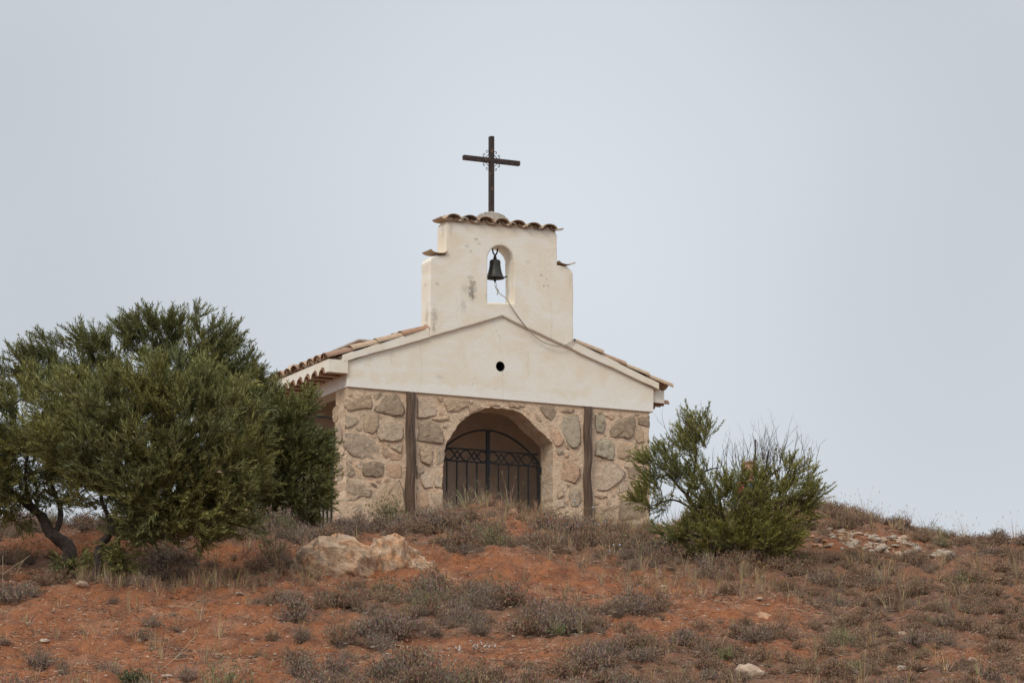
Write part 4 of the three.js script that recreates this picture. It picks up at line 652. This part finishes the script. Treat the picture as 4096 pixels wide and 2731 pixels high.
{ const r = mulberry(33), q = (a, b) => a + (b - a) * r();
  for (let i = 0; i < 64; i++) { const t = r(); looseStone('rubble_stone', 3380 + t * 290 + q(-50, 40), 2180 + t * 40 + q(-55, 22), q(.03, .075), 'pale grey limestone in the rubble heap right of the bush', 'stone', 'rubble heap right of the bush', i % 4); }
  for (let i = 0; i < 26; i++) looseStone('rubble_stone', q(2605, 2740), q(2085, 2190), q(.025, .06), 'orange-pink stone in the scree between chapel corner and bush', 'stone', 'scree at the chapel corner', 4 + i % 2);
  for (let i = 0; i < 30; i++) looseStone('rubble_stone', q(3240, 3420), q(2090, 2190), q(.025, .06), 'tan stone on the bare ground above the rubble heap', 'stone', 'stones above the rubble heap', i % 6);
}

// ---------------------------------------------------------------- dry shrubs, grasses, litter
const dryMat = new THREE.MeshStandardMaterial({ vertexColors: true, roughness: 1, side: THREE.DoubleSide });
function shrubGeo(seed, { twigs = 90, leaves = 13, c0, c1, tall = .75, leafL = .02, leafW = .0055 }) { // unit size: half a metre across, scaled per shrub
  const r = mulberry(seed), q = (a, b) => a + (b - a) * r(), pos = [], col = [], idx = [];
  const ribbon = (p, e, w, c) => { const d = e.clone().sub(p).normalize(), s = perp(d).applyAxisAngle(d, q(0, 3.14)), o = pos.length / 3; pos.push(p.x - s.x * w, p.y - s.y * w, p.z - s.z * w, p.x + s.x * w, p.y + s.y * w, p.z + s.z * w, e.x, e.y, e.z); col.push(...c, ...c, ...c); idx.push(o, o + 1, o + 2); };
  const lumps = []; for (let i = 0; i < 6; i++) lumps.push([q(0, 6.28), q(.72, 1.18), q(.4, .9)]);
  for (let i = 0; i < twigs; i++) {
    const az = q(0, 6.28), el = Math.asin(Math.pow(r(), .8)) * .98 + .04; let reach = q(.7, 1.05); for (const [a, m, w] of lumps) { const dd = Math.cos(az - a); if (dd > w) reach *= lerp(1, m, (dd - w) / (1 - w)); }
    const tip = V(Math.cos(az) * Math.cos(el) * .25 * reach, Math.sin(el) * .25 * tall * reach + .01, Math.sin(az) * Math.cos(el) * .25 * reach), root = V(tip.x * q(.1, .3), -.02, tip.z * q(.1, .3));
    const mid = root.clone().lerp(tip, .5); mid.y += q(-.01, .03); mid.x *= .85; mid.z *= .85;
    const tw = c0.map(v => v * q(.7, 1)); ribbon(root, mid, .004, tw); ribbon(mid, tip, .003, tw);
    for (let k = 0; k < leaves; k++) {
      const t = q(.25, 1.05), p = t < .5 ? root.clone().lerp(mid, t * 2) : mid.clone().lerp(tip, t * 2 - 1); p.add(V(q(-.022, .022), q(-.012, .03), q(-.022, .022)));
      const d = V(q(-.7, .7), q(.3, 1.2), q(-.7, .7)).normalize(), s = perp(d).applyAxisAngle(d, q(0, 6.28)), L = leafL * q(.6, 1.4), w = leafW * q(.6, 1.3), o = pos.length / 3, c = mix3(c0, c1, r()).map(v => v * q(.75, 1.25));
      pos.push(p.x - s.x * w, p.y - s.y * w, p.z - s.z * w, p.x + s.x * w, p.y + s.y * w, p.z + s.z * w, p.x + d.x * L, p.y + d.y * L, p.z + d.z * L); col.push(...c, ...c, ...c); idx.push(o, o + 1, o + 2);
    }
  }
  return rawGeo(pos, idx, col);
}
const greyA = [.145, .1, .073], greyB = [.30, .215, .16], brownA = [.15, .09, .055], brownB = [.32, .205, .128], oliveA = [.14, .12, .06], oliveB = [.26, .22, .115];
const SHRUBS = [...[1, 2, 3, 4].map(s => shrubGeo(s, { c0: greyA, c1: greyB })), ...[5, 6, 7, 8].map(s => shrubGeo(s, { c0: brownA, c1: brownB, tall: .7 })), ...[9, 10].map(s => shrubGeo(s, { c0: oliveA, c1: oliveB, tall: .9, twigs: 80 }))];
function tuftGeo(seed, { n = 26, h = .22, spread = .09, w = .0026, c0 = [.28, .175, .1], c1 = [.45, .30, .18], heads = 0 }) {
  const r = mulberry(seed), q = (a, b) => a + (b - a) * r(), pos = [], col = [], idx = [];
  for (let i = 0; i < n; i++) {
    const a = q(0, 6.28), L = h * q(.45, 1.15), lean = q(.05, .65), p0 = V(Math.cos(a) * spread * q(0, .5), -.02, Math.sin(a) * spread * q(0, .5)), dir = V(Math.cos(a) * lean, 1, Math.sin(a) * lean).normalize(), s = V(-Math.sin(a), 0, Math.cos(a)).applyAxisAngle(V(0, 1, 0), q(-1, 1));
    const p1 = p0.clone().addScaledVector(dir, L * .55), p2 = p1.clone().addScaledVector(V(dir.x * 1.7, dir.y * .75, dir.z * 1.7).normalize(), L * .45), o = pos.length / 3, c = mix3(c0, c1, r()).map(v => v * q(.7, 1.2));
    for (const [p, ww] of [[p0, w], [p1, w * .8]]) pos.push(p.x - s.x * ww, p.y, p.z - s.z * ww, p.x + s.x * ww, p.y, p.z + s.z * ww); pos.push(p2.x, p2.y, p2.z);
    for (let k = 0; k < 5; k++) col.push(...c); idx.push(o, o + 1, o + 2, o + 1, o + 3, o + 2, o + 2, o + 3, o + 4);
    if (heads && r() < heads) { const hd = h * .11, hw = .0034; for (const ss of [s, V().crossVectors(s, V(0, 1, 0))]) { const bb = pos.length / 3, m = p2.clone().addScaledVector(dir, hd * .4), e = p2.clone().addScaledVector(dir, hd); pos.push(p2.x, p2.y - .01, p2.z, m.x - ss.x * hw, m.y, m.z - ss.z * hw, m.x + ss.x * hw, m.y, m.z + ss.z * hw, e.x, e.y, e.z); const cc = c; col.push(...cc, ...cc, ...cc, ...cc); idx.push(bb, bb + 2, bb + 1, bb + 1, bb + 2, bb + 3); } }
  }
  return rawGeo(pos, idx, col);
}
const TUFTS = [1, 2, 3].map(s => tuftGeo(s, {})).concat([4, 5].map(s => tuftGeo(s, { h: .3, n: 16, heads: .15, spread: .07 })));
const CLEAR = [[1430, 2260, 270, 80], [330, 2310, 120, 40]];
function bushy(name, geo, p, s, sy, label, category, group, m = dryMat) { const o = solo(name, geo, m, label, category, group); o.position.copy(p); o.scale.set(s, sy, s * R(.85, 1.15)); o.rotation.y = R(0, 6.28); return shadows(o); }
{
  const spots = [], r = mulberry(77), q = (a, b) => a + (b - a) * r(), cell = .125;
  for (let d = 26; d < 46.5; d += cell) for (let x = -9.6; x < 9.6; x += cell) {
    const X = x + q(0, cell), D = d + q(0, cell), k = r(), k2 = r(), k3 = r(), k4 = r();
    if (Math.abs(X) > D * .158 + 2.2) continue;
    const p = V(X, height(X, -D), -D); if (inChapel(X, -D, .12)) continue;
    const [px, py] = project(p);
    if (CLEAR.some(([cx, cy, rx, ry]) => Math.hypot((px - cx) / rx, (py - cy) / ry) < 1)) continue;
    const g = growth(px, py), lump = .7 * n2(X * .55 + 3, D * .55) + .5 * n2(X * 1.6, D * 1.6 + 8);
    if (k > .4 * g ** 1.5 * (1 + 1.1 * lump)) continue;
    const right = smooth(2500, 3100, px + (py - 2300) * .8);
    let s = lerp(.3, 1.15, k2 ** 1.7) * (g < .4 ? .8 : 1.05) * lerp(1.05, .8, right) * (D > 39.3 && px < 2750 ? .54 : 1);
    const kind = k3 < .03 ? 8 + Math.floor(k4 * 2) : k3 < lerp(.55, .15, right) ? Math.floor(k4 * 4) : 4 + Math.floor(k4 * 4);
    spots.push({ p: p.add(V(0, -.012, 0)), s, sy: s * q(.85, 1.5) * lerp(1, .78, right), kind, px, py, size: s / D, turn: q(0, 6.28), tint: q(.8, 1.22) });
  }
  spots.sort((a, b) => b.size - a.size);
  const MARKS = [['the pale boulder', 1420, 2230], ['the front olive trunk', 390, 2300], ['the leaning olive trunk', 270, 2300], ['the green bush', 2960, 2200], ['the left timber post', 1640, 2080], ['the right timber post', 2350, 2085], ['the gate mound', 1985, 2060], ['the rubble heap', 3540, 2200], ['the whitish dry thistle', 1900, 2610], ['the fan of dead stalks', 3330, 2470], ['the dark green cushion', 525, 2710], ['the rock at the bottom edge', 3000, 2710], ['the small olive by the chapel', 1120, 2090], ['the right chapel corner', 2600, 2100], ['the bare red bank', 2300, 2320], ['the broom-like brown shrub', 1100, 2260], ['the left edge of the picture', 0, 2500], ['the right edge of the picture', 4096, 2450], ['the lying dead stalk', 720, 2640], ['the orange rock', 3060, 2470], ['the yellowish straw tuft', 2330, 2540], ['the greenish shrub', 1890, 2430], ['the bottom right corner', 4050, 2700], ['the fallen thin branch', 790, 2450], ['the cream stone', 175, 2565], ['the bright green tuft', 2900, 2640], ['the small white stone', 3610, 2680]];
  const where = (px, py) => { let best = 1e9, m; for (const k of MARKS) { const d = Math.hypot(px - k[1], (py - k[2]) * 1.6); if (d < best) { best = d; m = k; } } const dx = px - m[1], dy = (py - m[2]) * 1.6, far = best < 90 ? 'close' : best < 220 ? 'not far' : 'well'; return best < 45 ? `right at ${m[0]}` : Math.abs(dx) > Math.abs(dy) ? `${far} ${dx < 0 ? 'left of' : 'right of'} ${m[0]}` : `${far} ${dy < 0 ? 'upslope of' : 'downslope of'} ${m[0]}`; };
  let n = 0; const rest = SHRUBS.map(() => []);
  for (const a of spots) {
    const seen = a.px > -60 && a.px < 4156 && a.py < 2790;
    if (n < 280 && seen) {
      n++; const w = where(a.px, a.py), tint = (a.s > .95 ? 'broad ' : a.s > .75 ? 'middling ' : 'small ') + (a.sy > a.s * 1.22 ? 'upright ' : a.sy < a.s * .95 ? 'flat ' : 'domed ') + (a.kind > 7 ? 'olive-brown' : a.kind < 4 ? 'grey' : 'brown');
      const o = solo('dry_shrub', SHRUBS[a.kind], dryMat, `${tint} shrub ${w}`, 'shrub', `${tint} shrubs ${w}`); o.position.copy(a.p); o.scale.set(a.s, a.sy, a.s); o.rotation.y = a.turn; shadows(o);
    } else rest[a.kind].push(a);
  }
  const mass = thing('dry_scrub', 'low grey-brown scrub covering the hillside between the larger shrubs', 'scrub', null); mass.userData.kind = 'stuff';
  const c = new THREE.Color();
  rest.forEach((list, k) => { if (!list.length) return; const im = new THREE.InstancedMesh(SHRUBS[k], dryMat, list.length); im.name = 'scrub'; im.userData.kind = 'stuff'; list.forEach((a, i) => { im.setMatrixAt(i, new THREE.Matrix4().compose(a.p, new THREE.Quaternion().setFromAxisAngle(V(0, 1, 0), a.turn), V(a.s, a.sy, a.s))); im.setColorAt(i, c.setRGB(a.tint, a.tint, a.tint)); }); mass.add(im); });
  shadows(mass);
  console.log('shrubs', spots.length);
}
{ // straw grass, litter of straws and pebbles
  const r = mulberry(78), q = (a, b) => a + (b - a) * r(), c = new THREE.Color(), Y = V(0, 1, 0);
  const scatter = (name, label, category, geos, material, count, accept, scale, lie = 0) => {
    const o = thing(name, label, category); o.userData.kind = 'stuff'; const lists = geos.map(() => []); let made = 0;
    for (let t = 0; t < count * 12 && made < count; t++) {
      const D = q(27, 46), X = q(-1, 1) * (D * .158 + 1.8), p = V(X, height(X, -D), -D); if (inChapel(X, -D, .06)) continue; const [px, py] = project(p); if (r() > accept(px, py, X, D)) continue;
      const s = scale(px, py), quat = new THREE.Quaternion().setFromAxisAngle(Y, q(0, 6.28)); if (lie) quat.multiply(new THREE.Quaternion().setFromEuler(new THREE.Euler(q(-lie, lie), 0, q(-lie, lie))));
      lists[Math.floor(r() * geos.length)].push([new THREE.Matrix4().compose(p, quat, V(s, s * q(.7, 1.25), s)), q(.72, 1.2)]); made++;
    }
    lists.forEach((l, k) => { const im = new THREE.InstancedMesh(geos[k], material, l.length); im.name = category; im.userData.kind = 'stuff'; l.forEach(([m, b], i) => { im.setMatrixAt(i, m); im.setColorAt(i, c.setRGB(b, b, b)); }); o.add(im); });
    shadows(o);
  };
  const grassy = (px, py, X, D) => { let g = .06 + .3 * smooth(.1, .6, n2(X * .9, D * .9 + 20)) * growth(px, py); if (Math.hypot((px - 2480) / 330, (py - 2200) / 90) < 1) g = .7; if (Math.hypot((px - 2750) / 380, (py - 2330) / 60) < 1) g = Math.max(g, .6); if (py < 2110 && px > 1100) g = Math.max(g, .6); if (px > 2900 && py > 2250 && py < 2420) g = Math.max(g, .35); if (Math.hypot((px - 800) / 500, (py - 2330) / 45) < 1) g = Math.max(g, .55); if (Math.hypot((px - 1100) / 130, (py - 2200) / 70) < 1) g = .6; return g; };
  scatter('dry_grass', 'straw-coloured dry grass growing between the shrubs', 'grass', TUFTS, dryMat, 2900, grassy, () => q(.45, 1.05));
  const straw = [1, 2, 3].map(s => { const rr = mulberry(s + 500), pos = [], col = [], idx = []; for (let i = 0; i < 14; i++) { const a = rr() * 6.28, L = .02 + rr() * .07, x = (rr() - .5) * .3, z = (rr() - .5) * .3, y = .006 + rr() * .02, w = .0018 + rr() * .0025, k = rr(), cc = k < .25 ? [.46, .37, .26] : k < .6 ? [.24, .16, .11] : [.12, .075, .05], e = (rr() - .3) * .03, o = pos.length / 3; pos.push(x - Math.sin(a) * w, y, z + Math.cos(a) * w, x + Math.sin(a) * w, y + .003, z - Math.cos(a) * w, x + Math.cos(a) * L, y + e, z + Math.sin(a) * L); col.push(...cc, ...cc, ...cc); idx.push(o, o + 1, o + 2); } return rawGeo(pos, idx, col); });
  scatter('plant_litter', 'broken straws and dead twigs lying on the red earth', 'litter', straw, dryMat, 13000, () => .9, () => q(.7, 1.3));
  const peb = [0, 1, 4, 6, 9].map(i => { const g = looseGeo[i].clone(); return g; }).map((g, i) => rockGeo(1, .6, .85, 50 + i, .5, 4, (x, y, z) => stoneTone[[0, 4, 2, 2, 1][i]]));
  scatter('gravel', 'small pale and orange pebbles scattered on the red earth', 'gravel', peb, pebbleMat, 16000, (px, py) => .35 + .6 * (1 - growth(px, py)), () => .004 + .016 * r() ** 3, .5);
}
// --- plants with a look of their own
const tallGrass = [61, 62, 63].map(s => tuftGeo(s, { n: 22, h: .42, spread: .1, w: .0026, heads: .55, c0: [.36, .265, .155], c1: [.52, .40, .25] }));
[[1870, 2030, .95, 'tall straw grass with seed heads left of the gate centre'], [1930, 2025, .8, 'straw grass tuft at the middle of the gate'], [2040, 2025, .85, 'tall straw grass with seed heads right of the gate post'], [2130, 2030, .55, 'short straw grass under the right gate leaf'], [1800, 2045, .6, 'straw grass at the left jamb of the archway'], [1150, 2090, .75, 'straw grass beside the side grille left of the pier'], [1250, 2085, .8, 'straw grass at the foot of the left stone pier'], [1310, 2080, .6, 'straw grass tuft against the corner of the chapel'], [2470, 2110, .9, 'straw grass below the right timber post'], [2540, 2120, .8, 'straw grass at the right corner of the chapel'], [2400, 2100, .6, 'straw grass left of the right timber post'], [3460, 2070, .9, 'thin tall grass stalks on the skyline right of the bush'], [3700, 2110, .8, 'thin grass stalks on the skyline above the rubble'], [3860, 2125, .9, 'tall grass stalks on the skyline near the right edge'], [4060, 2160, .8, 'grass stalks on the skyline at the right edge'], [1110, 2250, .9, 'tall brown grass clump left of the boulder'], [2330, 2540, .7, 'yellowish straw tuft in the lower middle slope'], [3540, 2330, .8, 'straw grass on the right scrub slope'], [2560, 2230, .8, 'straw grass on the tuft-covered bank below the chapel']]
  .forEach(([x, y, s, l], i) => bushy('grass_tuft', tallGrass[i % 3], groundAt(x, y), s, s, l, 'grass', null));
const brownClump = [71, 72].map(s => shrubGeo(s, { c0: [.15, .095, .055], c1: [.33, .225, .13], tall: 1.25, twigs: 110, leaves: 9, leafL: .035, leafW: .003 }));
[[1100, 2250, .95, 1.05, 'tall brown broom-like shrub left of the boulder', 0], [940, 2320, .7, .6, 'brown grassy shrub on the terrace left of the boulder', 1], [760, 2250, .9, .6, 'wide brown shrub right of the olive trunks', 0], [120, 2240, .9, .5, 'brown shrub behind the leftmost olive trunk', 1], [500, 2290, .5, .7, 'brown shrub at the foot of the front olive', 1]].forEach(([x, y, s, sy, l, k]) => bushy('brown_shrub', brownClump[k], groundAt(x, y), s, sy, l, 'shrub', null));
const greenLow = [81, 82].map(s => shrubGeo(s, { c0: [.05, .062, .026], c1: [.13, .145, .065], tall: .9, twigs: 110, leaves: 14, leafL: .022, leafW: .006 }));
const greenLight = [83, 84].map(s => shrubGeo(s, { c0: [.17, .18, .07], c1: [.31, .31, .14], tall: 1.1, twigs: 80, leaves: 9, leafL: .03, leafW: .004 }));
[[525, 2740, .9, .75, 'dark green cushion shrub at the bottom left edge', greenLow, 0], [3350, 2570, .62, .62, 'green weed under pale dead stalks on the right slope', greenLight, 0], [1890, 2430, .5, .75, 'greenish shrub in the grey scrub right of the boulder', greenLight, 1], [2230, 2540, .45, .5, 'yellow green shrub in the lower middle slope', greenLight, 0], [2900, 2640, .55, .5, 'bright green tuft at the lower right slope', greenLight, 1], [2480, 2180, .7, .5, 'grey green shrub on the bank below the right pier', greenLight, 1], [2600, 2110, .5, .45, 'grey green shrub at the right chapel corner', greenLight, 0], [1830, 2010, .22, .4, 'small grey green plant at the left gate jamb', greenLight, 1], [3360, 2420, .25, .3, 'small leafy green weed in the right scrub', greenLight, 0], [3960, 2410, .2, .22, 'yellow green weed near the right edge', greenLight, 1], [2560, 2620, .5, .35, 'dull green shrub on the lower slope', greenLight, 0], [3420, 2690, .6, .45, 'green tinged shrub at the bottom right', greenLight, 1]]
  .forEach(([x, y, s, sy, l, k, v]) => bushy('green_shrub', k[v], groundAt(x, y), s, sy, l, 'shrub', null));
function deadStalks(px, py, pts, label) { const p = groundAt(px, py), o = thing('dead_stalk', label, 'dead plant'), k = -p.z / 13640; o.position.copy(p); const m = mat([.4, .32, .21], .95); for (const s of pts) { const geo = tube(s.map(([x, y, z = 0]) => V((x - px) * k, (py - y) * k, z)), .0028, 5); part('stalk', geo, m, o); } shadows(o); }
deadStalks(8, 2330, [[[8, 2340], [8, 2270], [5, 2225]], [[10, 2300, 0], [60, 2265, .03], [95, 2245, .05], [120, 2225, .05]], [[62, 2305, .02], [80, 2265, .04], [95, 2245, .05]]], 'pale forked dead stalk at the left edge by the olives');
deadStalks(3330, 2480, [[[3330, 2490], [3290, 2460, .05], [3235, 2425, .1]], [[3330, 2490], [3330, 2455, .03], [3345, 2420, .05]], [[3330, 2490], [3380, 2455, -.05], [3440, 2420, -.1]], [[3290, 2460, .05], [3250, 2465, .08], [3200, 2485, .1]], [[3380, 2455, -.05], [3385, 2430, -.05], [3400, 2415, -.05]], [[3340, 2470], [3370, 2475, .05], [3395, 2465, .08]]], 'fan of pale dead stalks above the green weed');
deadStalks(720, 2660, [[[655, 2680, .05], [700, 2640, .02], [745, 2590], [780, 2545, -.05]], [[700, 2640, .02], [760, 2600, .04]]], 'pale dead stalk lying on the lower left slope');
deadStalks(790, 2450, [[[715, 2432, .02], [790, 2448, .03], [850, 2470, .02]], [[790, 2448, .03], [830, 2445, .05]]], 'thin dead branch lying on the left red slope');
{ // a dried, whitish thistle on the red earth
  const r = mulberry(44), q = (a, b) => a + (b - a) * r(), p = groundAt(1900, 2610), o = thing('dried_thistle', 'whitish curled dry thistle lying on the red earth in the foreground', 'dead plant'), m = mat([.62, .58, .54], .95, { side: THREE.DoubleSide }); o.position.copy(p);
  for (let i = 0; i < 34; i++) { const pos = [], col = [], idx = [], d = V(q(-1, 1), q(.05, .8), q(-.6, .6)).normalize(); leafInto(pos, col, idx, V(), d, perp(d), q(.03, .07), q(.012, .024), [1, 1, 1], .5); const g = rawGeo(pos, idx), l = part('dry_leaf', g, m, o); const t = r(); l.position.set((t - .5) * .34 + q(-.03, .03), (t - .4) * .06 + q(.0, .05), q(-.08, .08)); }
  shadows(o);
}
{ // globe thistles on the tuft-covered bank below the right pier
  const head = new THREE.IcosahedronGeometry(.014, 1), m = mat([.33, .34, .37], .9), st = mat([.36, .3, .2], .95);
  [[2380, 2095], [2372, 2030], [2395, 2100], [2420, 2085], [2470, 2165], [2480, 2180], [2440, 2205], [2530, 2190], [2300, 2005], [2312, 2018], [2455, 2180], [2355, 2140]].forEach(([x, y], i) => { const p = groundAt(x, Math.max(2100, y + 35)), h = Math.max(.08, place(x, y, -p.z).y - p.y), o = thing('globe_thistle', 'grey-blue globe thistle head on the bank below the right pier', 'thistle', 'globe thistles below the right pier'); o.position.copy(p); part('stem', tube([V(0, -.02, 0), V(.01, h * .5, 0), V(0, h, 0)], .0025, 4, 4), st, o); part('flower_head', head, m, o).position.y = h; shadows(o); });
}

// ---------------------------------------------------------------- the person behind the bush
{
  const o = thing('person', 'person with reddish hair or cap standing half hidden behind the green bush', 'person');
  const at = place(2999, 1845, 46), gy = height(at.x, at.z), H = at.y - gy; o.position.set(at.x, gy, at.z);
  const sd = (p, a, b, ra, rb) => { const ab = b.clone().sub(a), t = clamp(p.clone().sub(a).dot(ab) / ab.lengthSq()); return p.distanceTo(a.clone().addScaledVector(ab, t)) - lerp(ra, rb, t); };
  const smin = (a, b, k) => { const h = clamp(.5 + .5 * (b - a) / k); return lerp(b, a, h) - k * h * (1 - h); };
  const k = H / 1.72, P = (x, y, z) => V(x * k, y * k, z * k);
  const body = [[P(-.09, .92, 0), P(-.1, .5, .02), .088, .06], [P(-.1, .5, .02), P(-.1, .09, -.02), .058, .038], [P(-.1, .04, -.03), P(-.11, .035, .13), .04, .03], [P(.09, .92, 0), P(.1, .5, .03), .088, .06], [P(.1, .5, .03), P(.11, .09, -.01), .058, .038], [P(.11, .04, -.02), P(.13, .035, .14), .04, .03],
    [P(-.07, .95, 0), P(.07, .95, 0), .11, .11], [P(0, .98, 0), P(0, 1.28, .0), .125, .14], [P(-.13, 1.37, -.01), P(.13, 1.37, -.01), .075, .075], [P(0, 1.38, -.01), P(0, 1.52, .01), .065, .055],
    [P(-.18, 1.37, 0), P(-.23, 1.1, .0), .055, .044], [P(-.23, 1.1, 0), P(-.2, .86, .09), .042, .032], [P(.18, 1.37, 0), P(.25, 1.14, .02), .055, .044], [P(.25, 1.14, .02), P(.16, 1.2, .24), .042, .032]];
  const march = (bones, c, half, res, kk) => { const mc = new MarchingCubes(res, bark, false, false, 60000); mc.isolation = 0; const p = V(); for (let z = 0; z < res; z++) for (let y = 0; y < res; y++) for (let x = 0; x < res; x++) { p.set(c.x + (x - res / 2) / (res / 2) * half, c.y + (y - res / 2) / (res / 2) * half, c.z + (z - res / 2) / (res / 2) * half); let d = 1e9; for (const [a, b, ra, rb] of bones) d = smin(d, sd(p, a, b, ra * k, rb * k), kk); mc.field[x + y * res + z * res * res] = -d; } mc.update(); const n = mc.count, pos = Array.from(mc.positionArray.slice(0, n * 3)), nor = Array.from(mc.normalArray.slice(0, n * 3)); for (let i = 0; i < n; i++) { pos[3 * i] = pos[3 * i] * half + c.x; pos[3 * i + 1] = pos[3 * i + 1] * half + c.y; pos[3 * i + 2] = pos[3 * i + 2] * half + c.z; } return rawGeo(pos, null, null, nor); };
  const g = march(body, P(0, .78, .05), .86 * k, 84, .035);
  const headBones = [[P(0, 1.64, .0), P(0, 1.6, .035), .092, .08], [P(0, 1.6, .04), P(0, 1.535, .055), .066, .045], [P(0, 1.6, .10), P(0, 1.575, .122), .012, .015], [P(-.088, 1.6, 0), P(-.094, 1.575, 0), .016, .012], [P(.088, 1.6, 0), P(.094, 1.575, 0), .016, .012], [P(-.03, 1.54, .085), P(.03, 1.54, .085), .014, .014]];
  const head = march(headBones, P(0, 1.6, .03), .15 * k, 50, .012);
  const handBones = (s, b, d, u) => { const out = [[b, b.clone().addScaledVector(d, .07 * k), .032, .036]]; for (let f = 0; f < 4; f++) { const r0 = b.clone().addScaledVector(d, .085 * k).addScaledVector(u, (f - 1.5) * .02 * k), r1 = r0.clone().addScaledVector(d, .03 * k).add(V(0, 0, .015 * k)), r2 = r1.clone().add(V(s * -.03 * k, -.012 * k, .012 * k)); out.push([r0, r1, .0095, .009], [r1, r2, .009, .008]); } const t0 = b.clone().addScaledVector(u, .03 * k).addScaledVector(d, .03 * k); out.push([t0, t0.clone().addScaledVector(u, .025 * k).addScaledVector(d, .035 * k), .011, .009]); return out; };
  const h1 = march(handBones(1, P(.155, 1.205, .255), V(-.35, .1, .93).normalize(), V(0, 1, 0)), P(.13, 1.21, .32), .13 * k, 46, .008), h2 = march(handBones(-1, P(-.2, .84, .095), V(0, -.97, .2).normalize(), V(.3, 0, 1).normalize()), P(-.2, .78, .11), .13 * k, 46, .008);
  const paint = (gg, f) => { const p = gg.attributes.position, c = []; for (let i = 0; i < p.count; i++) c.push(...f(p.getX(i) / k, p.getY(i) / k, p.getZ(i) / k)); gg.setAttribute('color', new THREE.Float32BufferAttribute(c, 3)); return gg; };
  const skin = [.45, .24, .165], blue = [.035, .07, .1], rose = [.62, .03, .13], trouser = [.07, .075, .1], shoe = [.06, .045, .035];
  paint(g, (x, y, z) => y < .085 ? shoe : y < .98 ? (Math.abs(x) > .17 && y > .8 ? skin : trouser) : y > 1.43 ? skin : x < -.09 && x > -.16 && y > 1.05 && z > 0 ? rose : Math.abs(x) > .2 && y < 1.16 && z > .06 ? skin : blue);
  paint(head, (x, y, z) => { for (const s of [-1, 1]) if (Math.hypot(x - s * .033, y - 1.61, (z - .1) * .6) < .011) return [.03, .02, .018]; return Math.hypot(x / .03, (y - 1.535) / .006) < 1 && z > .07 ? [.35, .12, .1] : skin; });
  paint(h1, () => skin); paint(h2, () => skin);
  const bodyMesh = part('body', mergeGeometries([g, head, h1, h2]), new THREE.MeshStandardMaterial({ vertexColors: true, roughness: .8 }), o);
  const cap = new THREE.SphereGeometry(.105 * k, 24, 14, 0, 2 * Math.PI, 0, 1.75), cp = cap.attributes.position; for (let i = 0; i < cp.count; i++) { const x = cp.getX(i), y = cp.getY(i), z = cp.getZ(i), q = 1 + .05 * n3(x * 40, y * 40, z * 40); cp.setXYZ(i, x * q * .98, y * q * .92, z * q * 1.06 - (y < 0 ? .01 : 0)); } cap.computeVertexNormals(); cap.rotateX(-.42); cap.translate(0, 1.632 * k, -.012 * k);
  part('hair', cap, mat([.27, .125, .08], .85, { side: THREE.DoubleSide, bumpMap: repeated(bumpy, 6), bumpScale: .01 }), o);
  shadows(o);
  const st = thing('walking_pole', 'thin dark upright pole rising above the person behind the bush', 'pole'); const top = place(3026, 1758, 45.68), gx = height(top.x, top.z); st.position.set(top.x, gx, top.z);
  part('shaft', new THREE.CylinderGeometry(.011, .012, top.y - gx - .03, 10).translate(-.012, (top.y - gx) / 2, 0), mat([.075, .05, .045], .7), st); part('tip_cap', new THREE.CylinderGeometry(.013, .013, .03, 10).translate(-.012, top.y - gx - .015, 0), mat([.05, .03, .03], .6), st); shadows(st);
}
scene.traverse(m => { if (m.isMesh && m.name === 'ground') m.receiveShadow = m.castShadow = true; });
renderer.render(scene, camera);
